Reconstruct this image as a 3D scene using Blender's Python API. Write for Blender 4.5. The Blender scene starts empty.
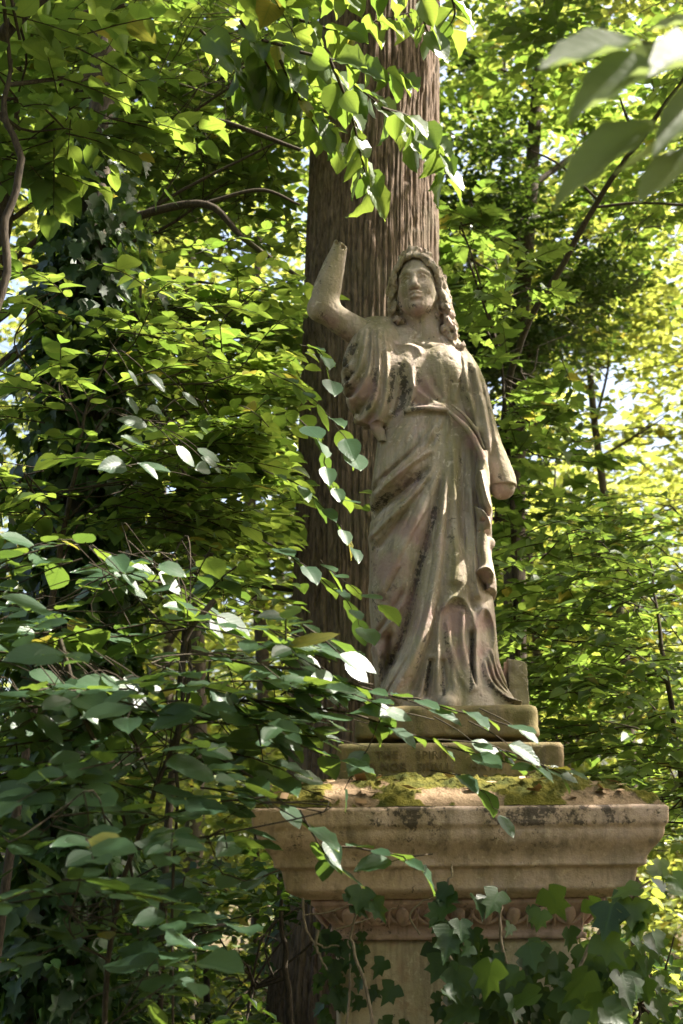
import bpy, bmesh, math
import numpy as np
from mathutils import Vector

SC = bpy.context.scene
COL = SC.collection
R = math.radians
rng = np.random.default_rng(11)

# ------------------------------------------------------------------ camera numbers (used to survey points)
FPX, W, H = 1400.0, 683, 1024
CAM = np.array([0.0, -5.0, 1.65])
PITCH, ROLL = R(14.7), R(0.6)
_f = np.array([0, math.cos(PITCH), math.sin(PITCH)])
_r0 = np.array([1.0, 0, 0]); _u0 = np.array([0, -math.sin(PITCH), math.cos(PITCH)])
_r = _r0 * math.cos(ROLL) - _u0 * math.sin(ROLL)
_u = _u0 * math.cos(ROLL) + _r0 * math.sin(ROLL)

def at(px, py, Y):
    """the point of the vertical plane y = Y seen at a picture position"""
    px = np.asarray(px, float); py = np.asarray(py, float); Y = np.asarray(Y, float)
    d = _f + ((px - W / 2) / FPX)[..., None] * _r + ((H / 2 - py) / FPX)[..., None] * _u
    t = (Y - CAM[1]) / d[..., 1]
    return CAM + d * t[..., None]

def proj(P):
    v = np.asarray(P, float) - CAM
    z = v @ _f
    z = np.where(np.abs(z) < 1e-6, 1e-6, z)
    return W / 2 + FPX * (v @ _r) / z, H / 2 - FPX * (v @ _u) / z, z

# ------------------------------------------------------------------ sun
SUN_AZ, SUN_EL = R(4), R(50)          # azimuth from +X (picture right) towards +Y (away)
SUN = np.array([math.cos(SUN_EL) * math.cos(SUN_AZ), math.cos(SUN_EL) * math.sin(SUN_AZ), math.sin(SUN_EL)])

# ------------------------------------------------------------------ object helpers
def tag(o, label=None, cat=None, group=None, kind=None):
    if label: o['label'] = label
    if cat: o['category'] = cat
    if group: o['group'] = group
    if kind: o['kind'] = kind
    return o

def thing(name, label, cat, loc=(0, 0, 0), group=None):
    o = bpy.data.objects.new(name, None); COL.objects.link(o)
    o.location = tuple(float(v) for v in loc); o.empty_display_size = 0.2
    return tag(o, label, cat, group)

def mesh_np(name, V, F, mat, parent=None, smooth=True, attrs=None, uv=None):
    """V (n,3) world positions, F list of (m,k) int arrays"""
    me = bpy.data.meshes.new(name)
    V = np.asarray(V, np.float32)
    if parent is not None:
        V = V - np.array(parent.matrix_basis.translation if parent.parent is None else
                         (parent.parent.matrix_basis.translation + parent.matrix_basis.translation), np.float32)
    F = [np.asarray(f, np.int32) for f in (F if isinstance(F, (list, tuple)) else [F]) if len(f)]
    nl = sum(f.size for f in F); npoly = sum(len(f) for f in F)
    me.vertices.add(len(V)); me.loops.add(nl); me.polygons.add(npoly)
    me.vertices.foreach_set('co', V.ravel())
    li = np.concatenate([f.ravel() for f in F])
    me.loops.foreach_set('vertex_index', li)
    tot = np.concatenate([np.full(len(f), f.shape[1], np.int32) for f in F])
    me.polygons.foreach_set('loop_start', np.concatenate([[0], np.cumsum(tot)[:-1]]).astype(np.int32))
    me.polygons.foreach_set('loop_total', tot)
    me.update(calc_edges=True)
    me.validate()
    if smooth: me.polygons.foreach_set('use_smooth', np.ones(len(me.polygons), bool))
    for k, a in (attrs or {}).items():
        at_ = me.attributes.new(k, 'FLOAT', 'POINT'); at_.data.foreach_set('value', np.asarray(a, np.float32))
    if uv is not None:
        at_ = me.attributes.new('leafuv', 'FLOAT_VECTOR', 'POINT')
        at_.data.foreach_set('vector', np.asarray(uv, np.float32).ravel())
    if mat: me.materials.append(mat)
    o = bpy.data.objects.new(name, me); COL.objects.link(o)
    if parent is not None: o.parent = parent
    return o

# ------------------------------------------------------------------ noise
_perm = np.random.default_rng(5).random(1 << 16).astype(np.float32)
def _h(i, j, k):
    n = (i * 73856093) ^ (j * 19349663) ^ (k * 83492791)
    return _perm[(n ^ (n >> 13)) & 0xFFFF]
def vnoise(x, y, z):
    x, y, z = np.broadcast_arrays(np.asarray(x, np.float32), np.asarray(y, np.float32), np.asarray(z, np.float32))
    i, j, k = (np.floor(a).astype(np.int64) for a in (x, y, z))
    u, v, w = x - i, y - j, z - k
    u, v, w = (a * a * (3 - 2 * a) for a in (u, v, w))
    r = 0
    for a in (0, 1):
        for b in (0, 1):
            for c in (0, 1):
                r = r + _h(i + a, j + b, k + c) * (u if a else 1 - u) * (v if b else 1 - v) * (w if c else 1 - w)
    return r * 2 - 1
def fbm(P, s, octv=4, gain=.5):
    P = np.asarray(P, np.float32) * s
    r = 0; a = 1
    for o in range(octv):
        r = r + a * vnoise(P[..., 0] + 13.7 * o, P[..., 1] - 7.1 * o, P[..., 2] + 3.3 * o)
        P = P * 2.03; a *= gain
    return r

# ------------------------------------------------------------------ tubes
def cr(pts, n):
    """smooth curve through points (any dimension), n samples"""
    P = np.asarray(pts, float)
    if len(P) == 2: 
        t = np.linspace(0, 1, n)[:, None]; return P[0] * (1 - t) + P[1] * t
    E = np.vstack([2 * P[0] - P[1], P, 2 * P[-1] - P[-2]])
    T = np.linspace(0, len(P) - 1 - 1e-9, n); i = T.astype(int); t = (T - i)[:, None]
    a, b, c, d = E[i], E[i + 1], E[i + 2], E[i + 3]
    return .5 * (2 * b + (c - a) * t + (2 * a - 5 * b + 4 * c - d) * t * t + (3 * b - a - 3 * c + d) * t ** 3)

class MB:
    def __init__(s): s.V = []; s.F4 = []; s.F3 = []; s.n = 0
    def add(s, V, F):
        F = np.asarray(F) + s.n
        (s.F4 if F.shape[1] == 4 else s.F3).append(F); s.V.append(np.asarray(V, float)); s.n += len(V)
    def tube(s, pts, rad, seg=6, n=None, wob=0):
        P = cr(pts, n or max(2, 4 * (len(pts) - 1))); m = len(P)
        rad = np.interp(np.linspace(0, 1, m), np.linspace(0, 1, len(rad)), rad)
        if wob: P = P + rng.normal(0, wob, P.shape) * np.linspace(0, 1, m)[:, None]
        T = np.gradient(P, axis=0); T /= np.linalg.norm(T, axis=1)[:, None] + 1e-9
        ref = np.array([0.31, 0.92, .2]) if abs(T[0] @ np.array([0.31, .92, .2])) < .8 else np.array([1., 0, 0])
        A = np.cross(T, ref); A /= np.linalg.norm(A, axis=1)[:, None] + 1e-9
        B = np.cross(T, A)
        th = np.arange(seg) * 2 * math.pi / seg
        V = P[:, None] + rad[:, None, None] * (np.cos(th)[None, :, None] * A[:, None] + np.sin(th)[None, :, None] * B[:, None])
        i = np.arange(m - 1)[:, None] * seg; j = np.arange(seg)[None]; j2 = (j + 1) % seg
        F = np.stack([i + j, i + j2, i + seg + j2, i + seg + j], -1).reshape(-1, 4)
        s.add(V.reshape(-1, 3), F)
        return P
    def build(s, name, mat, parent=None, smooth=True):
        F = []
        if s.F4: F.append(np.vstack(s.F4))
        if s.F3: F.append(np.vstack(s.F3))
        return mesh_np(name, np.vstack(s.V), F, mat, parent, smooth)

# ------------------------------------------------------------------ signed-field sculpting
def surface_nets(phi, org, h):
    nx, ny, nz = phi.shape
    S = phi < 0
    c8 = [S[a:nx - 1 + a, b:ny - 1 + b, c:nz - 1 + c] for a in (0, 1) for b in (0, 1) for c in (0, 1)]
    cnt = sum(c.astype(np.int8) for c in c8)
    act = (cnt > 0) & (cnt < 8)
    I, J, K = np.nonzero(act)
    offs = np.array([(a, b, c) for a in (0, 1) for b in (0, 1) for c in (0, 1)])
    val = np.stack([phi[I + a, J + b, K + c] for a, b, c in offs], 1)
    acc = np.zeros((len(I), 3)); num = np.zeros(len(I))
    for e0 in range(8):
        for ax in (4, 2, 1):
            if e0 & ax: continue
            e1 = e0 | ax
            a, b = val[:, e0], val[:, e1]
            m = (a < 0) != (b < 0)
            t = np.where(m, a / np.where(m, a - b, 1), 0)[:, None]
            acc += m[:, None] * (offs[e0] * (1 - t) + offs[e1] * t); num += m
    V = (np.stack([I, J, K], 1) + acc / num[:, None]) * h + org
    idx = np.full(act.shape, -1, np.int32); idx[I, J, K] = np.arange(len(I))
    Fs = []
    for ax in range(3):
        s0 = [slice(1, -1)] * 3; s1 = [slice(1, -1)] * 3
        s0[ax] = slice(0, -1); s1[ax] = slice(1, None)
        A, B = S[tuple(s0)], S[tuple(s1)]
        for flip in (0, 1):
            m = (A & ~B) if not flip else (~A & B)
            q = np.stack(np.nonzero(m), 1)
            o = np.ones(3, int); o[ax] = 0; q = q + o
            u, v = [(1, 2), (2, 0), (0, 1)][ax]
            eu = np.zeros(3, int); eu[u] = 1; ev = np.zeros(3, int); ev[v] = 1
            g = lambda p: idx[p[:, 0], p[:, 1], p[:, 2]]
            quad = np.stack([g(q - eu - ev), g(q - ev), g(q), g(q - eu)], 1)
            Fs.append(quad[:, ::-1] if flip else quad)
    F = np.vstack(Fs); F = F[(F >= 0).all(1)]
    return V, F

class Vox:
    def __init__(s, lo, hi, h):
        s.lo = np.array(lo, float); s.h = h
        s.n = np.ceil((np.array(hi) - s.lo) / h).astype(int) + 1
        s.x, s.y, s.z = (s.lo[a] + h * np.arange(s.n[a]) for a in range(3))
        s.phi = np.full(s.n, 1.0, np.float32)
    def box(s, lo, hi):
        a = np.clip(np.floor((np.array(lo) - s.lo) / s.h).astype(int), 0, s.n - 1)
        b = np.clip(np.ceil((np.array(hi) - s.lo) / s.h).astype(int) + 1, 1, s.n)
        sl = tuple(slice(a[i], b[i]) for i in range(3))
        return sl, s.x[sl[0]][:, None, None], s.y[sl[1]][None, :, None], s.z[sl[2]][None, None, :]
    def comb(s, sl, p, k, mode='u'):
        a = s.phi[sl]
        if mode == 'u':
            hh = np.clip(.5 + .5 * (a - p) / k, 0, 1); s.phi[sl] = a * (1 - hh) + p * hh - k * hh * (1 - hh)
        else:
            hh = np.clip(.5 - .5 * (a + p) / k, 0, 1); s.phi[sl] = a * (1 - hh) - p * hh + k * hh * (1 - hh)
    def chain(s, pts, rad, k=.01, mode='u', n=None, flat=1.0):
        P = cr(pts, n or max(2, 5 * (len(pts) - 1)))
        r = np.interp(np.linspace(0, 1, len(P)), np.linspace(0, 1, len(rad)), rad)
        m = r.max() + .04 + 2 * k
        sl, X, Y, Z = s.box(P.min(0) - m, P.max(0) + m)
        best = None
        for i in range(len(P) - 1):
            d = P[i + 1] - P[i]; L2 = d @ d + 1e-12
            t = np.clip(((X - P[i][0]) * d[0] + (Y - P[i][1]) * d[1] + (Z - P[i][2]) * d[2]) / L2, 0, 1)
            q = np.sqrt((X - P[i][0] - t * d[0]) ** 2 + ((Y - P[i][1] - t * d[1]) / flat) ** 2 + (Z - P[i][2] - t * d[2]) ** 2) - (r[i] + t * (r[i + 1] - r[i]))
            best = q if best is None else np.minimum(best, q)
        s.comb(sl, best.astype(np.float32), k, mode)
    def ell(s, c, r, k=.01, mode='u', yaw=0, tilt=0):
        c = np.array(c, float); r = np.array(r, float); m = r.max() * 1.05 + .03 + 2 * k
        sl, X, Y, Z = s.box(c - m, c + m)
        X, Y, Z = X - c[0], Y - c[1], Z - c[2]
        if yaw: X, Y = X * math.cos(yaw) + Y * math.sin(yaw), -X * math.sin(yaw) + Y * math.cos(yaw)
        if tilt: Y, Z = Y * math.cos(tilt) + Z * math.sin(tilt), -Y * math.sin(tilt) + Z * math.cos(tilt)
        q = np.sqrt((X / r[0]) ** 2 + (Y / r[1]) ** 2 + (Z / r[2]) ** 2)
        s.comb(sl, ((q - 1) * r.min()).astype(np.float32), k, mode)
    def mesh(s, name, mat, parent, ero=.0015, attr=None):
        V, F = surface_nets(s.phi, s.lo, s.h)
        # a little relaxation, then erosion of the stone
        for _ in range(1):
            acc = np.zeros_like(V); n = np.zeros(len(V))
            for a in range(4):
                b = (a + 1) % 4
                for p, q in ((a, b), (b, a)):
                    acc += np.stack([np.bincount(F[:, p], V[F[:, q], c], len(V)) for c in range(3)], 1)
                    n += np.bincount(F[:, p], minlength=len(V))
            V = V * .5 + .5 * acc / np.maximum(n, 1)[:, None]
        vol = np.einsum('ij,ij->', V[F[:, 0]] - V.mean(0), np.cross(V[F[:, 1]] - V[F[:, 0]], V[F[:, 2]] - V[F[:, 0]]))
        if vol < 0: F = F[:, ::-1]
        N = np.zeros_like(V)
        fn = np.cross(V[F[:, 2]] - V[F[:, 0]], V[F[:, 3]] - V[F[:, 1]])
        for a in range(4):
            N += np.stack([np.bincount(F[:, a], fn[:, c], len(V)) for c in range(3)], 1)
        N /= np.linalg.norm(N, axis=1)[:, None] + 1e-12
        e = fbm(V, 34, 3) * ero * .5 + np.minimum(0, fbm(V + 9, 60, 2) + .55) * ero * 2.4
        V = V + N * e[:, None]
        at_ = {}
        if attr: at_ = {k: f(V) for k, f in attr.items()}
        return mesh_np(name, V, F, mat, parent, True, at_)

class Relief:
    """fold map over the front of a piece of drapery, in survey positions"""
    def __init__(s, x0, x1, y0, y1, res=.5):
        s.x0, s.y0, s.res = x0, y0, res
        s.gx = np.arange(x0, x1 + res, res); s.gy = np.arange(y0, y1 + res, res)
        s.m = np.zeros((len(s.gy), len(s.gx)), np.float32)
    def stroke(s, pts, w, a, kind='g'):
        P = cr(pts, 10 * (len(pts) - 1) + 1); n = len(P)
        w = np.interp(np.linspace(0, 1, n), np.linspace(0, 1, len(np.atleast_1d(w))), np.atleast_1d(w))
        a = np.interp(np.linspace(0, 1, n), np.linspace(0, 1, len(np.atleast_1d(a))), np.atleast_1d(a)) * .001
        a = a * np.interp(np.linspace(0, 1, n), [0, .06, .94, 1], [.25, 1, 1, .25])
        pad = w.max() * 2.6
        i0, i1 = np.searchsorted(s.gx, [P[:, 0].min() - pad, P[:, 0].max() + pad])
        j0, j1 = np.searchsorted(s.gy, [P[:, 1].min() - pad, P[:, 1].max() + pad])
        if i1 <= i0 or j1 <= j0: return
        GX, GY = np.meshgrid(s.gx[i0:i1], s.gy[j0:j1])
        best = np.full(GX.shape, 1e9); val = np.zeros(GX.shape)
        for i in range(n - 1):
            d = P[i + 1] - P[i]; L2 = d @ d + 1e-12
            t = np.clip(((GX - P[i, 0]) * d[0] + (GY - P[i, 1]) * d[1]) / L2, 0, 1)
            ex, ey = GX - P[i, 0] - t * d[0], GY - P[i, 1] - t * d[1]
            ww = w[i] + t * (w[i + 1] - w[i])
            q = (ex * ex + ey * ey) / (ww * ww)
            m = q < best
            best = np.where(m, q, best); val = np.where(m, (a[i] + t * (a[i + 1] - a[i])) * np.exp(-1.05 * q ** .74), val)
        s.m[j0:j1, i0:i1] += val.astype(np.float32)
    def __call__(s, px, py):
        fx = np.clip((px - s.x0) / s.res, 0, len(s.gx) - 1.001); fy = np.clip((py - s.y0) / s.res, 0, len(s.gy) - 1.001)
        i = fx.astype(int); j = fy.astype(int); u = fx - i; v = fy - j
        m = s.m
        return m[j, i] * (1 - u) * (1 - v) + m[j, i + 1] * u * (1 - v) + m[j + 1, i] * (1 - u) * v + m[j + 1, i + 1] * u * v

def loft(vox, rows, dp, yc, H=None, Yf=-.17, k=.01, p=2.3, capk=.02, back=.012):
    """rows: (row, left, right) silhouette; dp/yc: list of (row, value)"""
    rows = np.array(rows, float)
    A = at(rows[:, 1], rows[:, 0], np.zeros(len(rows))); B = at(rows[:, 2], rows[:, 0], np.zeros(len(rows)))
    zz = (A[:, 2] + B[:, 2]) / 2; o = np.argsort(zz)
    zs = vox.z
    def itp(v):
        return np.interp(zs, zz[o], np.asarray(v)[o])
    def sm(v):
        n = max(1, int(.02 / vox.h)); kk = np.hanning(2 * n + 3); kk /= kk.sum()
        return np.convolve(np.pad(v, n + 1, mode='edge'), kk, 'valid')
    xl, xr = sm(itp(A[:, 0])), sm(itp(B[:, 0]))
    d = np.array(dp, float); D = sm(itp(np.interp(rows[:, 0], d[:, 0], d[:, 1])))
    c = np.array(yc, float); C = sm(itp(np.interp(rows[:, 0], c[:, 0], c[:, 1])))
    xc, w = (xl + xr) / 2, (xr - xl) / 2
    sl, X, Y, Z = vox.box((xl.min() - .06, (C - D).min() - .07, zz.min() - .01), (xr.max() + .06, (C + D).max() + .05, zz.max() + .01))
    ks = sl[2]
    t = (X - xc[ks][None, None]) / w[ks][None, None]; s_ = (Y - C[ks][None, None]) / D[ks][None, None]
    r = (np.abs(t) ** p + np.abs(s_) ** p) ** (1 / p)
    phi = (r - 1) * np.minimum(w, D)[ks][None, None]
    if H is not None:
        XX = np.broadcast_to(X[:, 0, :], (X.shape[0], Z.shape[2])); ZZ = np.broadcast_to(Z[0], XX.shape)
        px, py, _ = proj(np.stack([XX, np.full(XX.shape, Yf), ZZ], -1))
        h2 = H(px, py)[:, None, :]
        fw = 1 / (1 + np.exp(s_ * 9))
        phi = phi - h2 * fw
    ang = np.arctan2(t, s_ + 1e-6)
    phi = phi - back * np.clip(s_, 0, 1) * np.sin(ang * 7 + Z * 4)
    phi = np.maximum(phi, np.maximum(Z - zz.max(), zz.min() - Z))
    vox.comb(sl, phi.astype(np.float32), k)
# ------------------------------------------------------------------ materials
class Mt:
    def __init__(s, name):
        s.m = bpy.data.materials.new(name); s.m.use_nodes = True
        s.t = s.m.node_tree; s.t.nodes.clear()
        s.out = s.t.nodes.new('ShaderNodeOutputMaterial')
    def n(s, typ, ins=None, **kw):
        nd = s.t.nodes.new('ShaderNode' + typ)
        for k, v in kw.items(): setattr(nd, k, v)
        for k, v in (ins or {}).items():
            if isinstance(v, bpy.types.NodeSocket): s.t.links.new(v, nd.inputs[k])
            else:
                if isinstance(v, tuple) and len(v) == 3 and nd.inputs[k].type == 'RGBA': v = v + (1,)
                nd.inputs[k].default_value = v
        return nd
    def noise(s, scale, detail=4, vec=None, rough=.55, dist=0):
        i = {'Scale': scale, 'Detail': float(detail), 'Roughness': rough, 'Distortion': float(dist)}
        if vec is not None: i['Vector'] = vec
        return s.n('TexNoise', i).outputs['Fac']
    def pos(s): return s.n('NewGeometry').outputs['Position']
    def ramp(s, fac, a, b, lo=(0, 0, 0), hi=(1, 1, 1)):
        r = s.n('ValToRGB', {'Fac': fac}); e = r.color_ramp.elements
        e[0].position, e[1].position = a, b; e[0].color = lo + (1,); e[1].color = hi + (1,)
        return r.outputs['Color']
    def mix(s, f, a, b, mode='MIX'):
        nd = s.n('Mix', data_type='RGBA', blend_type=mode)
        for i, v in ((0, f), (6, a), (7, b)):
            if isinstance(v, bpy.types.NodeSocket): s.t.links.new(v, nd.inputs[i])
            else: nd.inputs[i].default_value = v + (1,) if isinstance(v, tuple) else v
        return nd.outputs[2]
    def math(s, op, a, b=0.0):
        nd = s.n('Math', operation=op)
        for i, v in ((0, a), (1, b)):
            if isinstance(v, bpy.types.NodeSocket): s.t.links.new(v, nd.inputs[i])
            else: nd.inputs[i].default_value = v
        return nd.outputs[0]
    def attr(s, name): return s.n('Attribute', attribute_name=name).outputs['Fac']
    def bump(s, h, strength=.5, dist=.01):
        return s.n('Bump', {'Height': h, 'Strength': strength, 'Distance': dist}).outputs['Normal']
    def done(s, color, rough=.85, normal=None, spec=.3):
        i = {'Base Color': color, 'Roughness': rough, 'Specular IOR Level': spec}
        if normal is not None: i['Normal'] = normal
        p = s.n('BsdfPrincipled', i)
        s.t.links.new(p.outputs[0], s.out.inputs[0]); return s.m

def stone(name, base, alt, algae, pink, dark=(.035, .032, .028), algae_lo=.42, pink_lo=.52, stain_shade=False, sc=1.0, darkthr=.62):
    M = Mt(name); P = M.pos()
    c = M.mix(M.noise(6 * sc, 5, P), base, alt)
    c = M.mix(M.ramp(M.noise(5 * sc, 6, P, .65, .6), pink_lo, pink_lo + .16), c, pink)
    str_ = M.n('Mapping', {'Vector': P, 'Scale': (9., 9., 1.6)}).outputs[0]
    al = M.math('MULTIPLY', M.ramp(M.noise(1.0 * sc, 6, str_, .62, .4), algae_lo, algae_lo + .22), .85)
    c = M.mix(al, c, algae)
    c = M.mix(M.math('MULTIPLY', M.ramp(M.noise(60, 3, P, .6), .52, .75), .45), c, tuple(v * .5 for v in base))
    c = M.mix(M.math('MULTIPLY', M.ramp(M.noise(38 * sc, 4, P, .6, .8), .6, .7), .5), c, tuple(min(.75, v * 1.45) for v in base))
    rain = M.n('Mapping', {'Vector': P, 'Scale': (24., 24., 2.4)}).outputs[0]
    c = M.mix(M.math('MULTIPLY', M.ramp(M.noise(1.0, 5, rain, .6, .3), .52, .68), .55), c, (.105, .088, .066))
    sp = M.ramp(M.noise(70, 4, P, .7), darkthr, darkthr + .05)
    big = M.ramp(M.noise(9, 3, P), .55, .66)
    c = M.mix(M.math('MULTIPLY', M.math('MULTIPLY', sp, big), .8), c, dark)
    if stain_shade:
        s_ = M.attr('stain_shade')
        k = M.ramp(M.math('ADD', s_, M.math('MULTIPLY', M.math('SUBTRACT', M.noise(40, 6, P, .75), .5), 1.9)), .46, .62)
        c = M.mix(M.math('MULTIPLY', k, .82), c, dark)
        m_ = M.attr('mauve')
        k2 = M.ramp(M.math('ADD', m_, M.math('MULTIPLY', M.math('SUBTRACT', M.noise(16, 5, P, .6), .5), 1.2)), .30, .75)
        c = M.mix(M.math('MULTIPLY', k2, .85), c, (.31, .205, .195))
    hgt = M.math('ADD', M.noise(45, 6, P, .65), M.math('MULTIPLY', M.noise(190, 3, P, .6), .35))
    return M.done(c, .9, M.bump(hgt, .7, .007), .2)

M_STATUE = stone('weathered_marble', (.53, .445, .385), (.29, .24, .20), (.20, .18, .09), (.45, .335, .31), stain_shade=True, pink_lo=.51, algae_lo=.40)
M_CORN = stone('warm_sandstone', (.58, .425, .32), (.46, .325, .235), (.22, .175, .105), (.56, .415, .345), algae_lo=.47, pink_lo=.47, stain_shade=True, darkthr=.57)
M_EGG = stone('pink_sandstone', (.50, .35, .30), (.40, .265, .225), (.20, .14, .09), (.46, .32, .27), algae_lo=.56, darkthr=.57)
M_SHAFT = stone('buff_sandstone', (.55, .46, .33), (.45, .36, .25), (.22, .19, .08), (.42, .29, .2), algae_lo=.5)
M_BLOCK = stone('mossy_sandstone', (.24, .18, .095), (.17, .13, .065), (.10, .095, .035), (.26, .19, .11), algae_lo=.38)

def moss_mat():
    M = Mt('moss'); P = M.pos()
    c = M.mix(M.ramp(M.noise(14, 4, P), .35, .65), (.05, .056, .012), (.12, .11, .02))
    c = M.mix(M.ramp(M.noise(9, 5, P, .7), .56, .68), c, (.20, .13, .055))
    return M.done(c, .95, M.bump(M.noise(160, 3, P), .8, .008), .1)
M_MOSS = moss_mat()
M_LETTER = Mt('worn_lead'); M_LETTER = M_LETTER.done(M_LETTER.mix(M_LETTER.noise(60, 3), (.055, .042, .02), (.13, .10, .045)), .8)
M_LITTER = Mt('dead_leaf'); M_LITTER = M_LITTER.done(M_LITTER.mix(M_LITTER.attr('rnd'), (.22, .13, .06), (.5, .36, .22)), .7)

def bark(name, a, b, c3, scale=1.0, bumpd=.02):
    M = Mt(name); P = M.pos()
    st = M.n('Mapping', {'Vector': P, 'Scale': (1., 1., .24)}).outputs[0]
    f = M.noise(34 * scale, 6, st, .65, .5)
    c = M.mix(M.ramp(f, .35, .65), a, b)
    c = M.mix(M.math('MULTIPLY', M.ramp(M.noise(3, 5, P, .6), .5, .7), .5), c, c3)
    return M.done(c, .9, M.bump(M.math('ADD', f, M.math('MULTIPLY', M.noise(150, 4, P), .3)), .7, bumpd), .15)
M_BARK = bark('furrowed_bark', (.055, .040, .029), (.215, .155, .115), (.15, .135, .09), 1.5, .012)
M_BARK2 = bark('dark_bark', (.03, .024, .02), (.10, .08, .06), (.06, .065, .035), 2.0, .006)
M_TWIG = bark('pale_twig', (.10, .075, .055), (.30, .24, .18), (.16, .16, .09), 4.0, .002)
M_TWIGD = bark('dark_twig', (.022, .018, .014), (.075, .058, .04), (.05, .05, .03), 4.0, .002)

def leafmat(name, r1, r2, t1, t2, rough=.42, fac=.45, yellow=.0, spec=.5, vein=True):
    M = Mt(name); k = M.attr('rnd')
    uv = M.n('Attribute', attribute_name='leafuv').outputs['Vector']
    s = M.n('SeparateXYZ', {'Vector': uv})
    u, v = s.outputs[0], s.outputs[1]
    au = M.math('ABSOLUTE', u)
    ph = M.math('FRACT', M.math('MULTIPLY', M.math('SUBTRACT', v, M.math('MULTIPLY', au, .28)), 8.0))
    side = M.math('MULTIPLY', M.math('ABSOLUTE', M.math('SUBTRACT', ph, .5)), 2.0)     # 1 on a side vein
    vn = M.ramp(side, .78, .98)
    mid = M.ramp(au, .0, .10, (1, 1, 1), (0, 0, 0))
    vv = M.math('MAXIMUM', M.math('MULTIPLY', vn, .7), mid) if vein else 0.0
    def hue(a, b, y):
        c = M.mix(k, a, b)
        if yellow: c = M.mix(M.ramp(k, 1 - yellow, 1 - yellow + .01), c, y)
        return c
    rc = hue(r1, r2, (.17, .155, .025)); tc = hue(t1, t2, (.40, .35, .05))
    if vein:
        rc = M.mix(M.math('MULTIPLY', vv, .45), rc, tuple(min(1, x * 1.7) for x in r2))
        tc = M.mix(M.math('MULTIPLY', vv, .45), tc, tuple(x * .45 for x in t1))
    nz = M.noise(22, 2, M.pos())
    rough_ = M.math('ADD', rough - .1, M.math('MULTIPLY', nz, .2))
    i = {'Base Color': rc, 'Roughness': rough_, 'Specular IOR Level': spec}
    if vein: i['Normal'] = M.bump(M.math('SUBTRACT', M.math('MULTIPLY', nz, .5), vv), .25, .002)
    p = M.n('BsdfPrincipled', i)
    t = M.n('BsdfTranslucent', {'Color': tc})
    m = M.n('MixShader', {0: fac, 1: p.outputs[0], 2: t.outputs[0]})
    M.t.links.new(m.outputs[0], M.out.inputs[0]); return M.m

L_HORN = leafmat('hornbeam_leaf', (.036, .070, .020), (.068, .105, .028), (.17, .29, .035), (.34, .44, .06), yellow=.02, rough=.38)
L_ELM = leafmat('elm_leaf', (.024, .056, .030), (.042, .085, .040), (.12, .21, .03), (.24, .34, .04), rough=.40, fac=.36, yellow=.012, spec=.62)
L_IVY = leafmat('ivy_leaf', (.012, .034, .009), (.026, .060, .014), (.09, .17, .02), (.18, .28, .03), rough=.42, fac=.3, spec=.35)
L_DARK = leafmat('evergreen_leaf', (.018, .040, .016), (.04, .07, .02), (.08, .15, .015), (.16, .24, .03), rough=.35, fac=.3, vein=False)
L_MAPLE = leafmat('maple_leaf', (.040, .075, .020), (.065, .105, .028), (.16, .27, .035), (.30, .41, .06), yellow=.03)
L_PALE = leafmat('soft_beech_leaf', (.07, .10, .04), (.09, .12, .05), (.27, .34, .10), (.33, .40, .13), fac=.55, spec=.25, rough=.55)
L_FAR = leafmat('woodland_leaf', (.045, .075, .018), (.085, .115, .025), (.30, .37, .05), (.52, .55, .10), yellow=.05, vein=False)

# ------------------------------------------------------------------ the monument under the statue
def square_sweep(name, prof, mat, parent, cx=0.0, cy=0.0, corner=.012, seg=90, amp=.0025, chip=.006, step=.008, wid=1.0, attrs=None):
    """profile (half size, z) carried round a square plan, worn and chipped"""
    P = [np.array(prof[0], float)]
    for a, b in zip(prof[:-1], prof[1:]):
        a, b = np.array(a, float), np.array(b, float)
        n = max(1, int(np.linalg.norm(b - a) / step))
        for i in range(1, n + 1): P.append(a + (b - a) * i / n)
    P = np.array(P)
    rings = []
    for hs, z in P:
        c = min(corner, hs * .5)
        pts = []
        for q, (sx, sy, ex, ey) in enumerate(((-1, -1, 1, 0), (1, -1, 0, 1), (1, 1, -1, 0), (-1, 1, 0, -1))):
            # arc at the corner, then the side
            a0 = math.pi + q * math.pi / 2
            for k in range(5):
                a = a0 + k / 5 * math.pi / 2
                pts.append((sx * (hs - c) + c * math.cos(a), sy * (hs - c) + c * math.sin(a)))
            L = 2 * (hs - c)
            a = a0 + math.pi / 2
            bx, by = sx * (hs - c) + c * math.cos(a), sy * (hs - c) + c * math.sin(a)
            for k in range(seg):
                pts.append((bx + ex * L * k / seg, by + ey * L * k / seg))
        rings.append(np.array([(x * wid + cx, y + cy, z) for x, y in pts]))
    V = np.stack(rings); m = V.shape[1]; n = len(V)
    dv = V - np.array([cx, cy, 0]); nr = dv.copy(); nr[..., 2] = 0
    nr /= np.linalg.norm(nr, axis=-1)[..., None]
    d = fbm(V, 12, 4) * amp + np.minimum(0, fbm(V + 4, 22, 3) + .45) * chip
    V = V + nr * d[..., None]; V[..., 2] += fbm(V + 20, 9, 3) * amp * .6
    V = V.reshape(-1, 3)
    i = np.arange(n - 1)[:, None] * m; j = np.arange(m)[None]; j2 = (j + 1) % m
    F = np.stack([i + j, i + j2, i + m + j2, i + m + j], -1).reshape(-1, 4)
    caps = [np.arange(m)[None, ::-1], (np.arange(m) + (n - 1) * m)[None]]
    A = {k: f(V) for k, f in (attrs or {}).items()}
    return mesh_np(name, V, [F] + caps, mat, parent, True, A)

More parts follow.
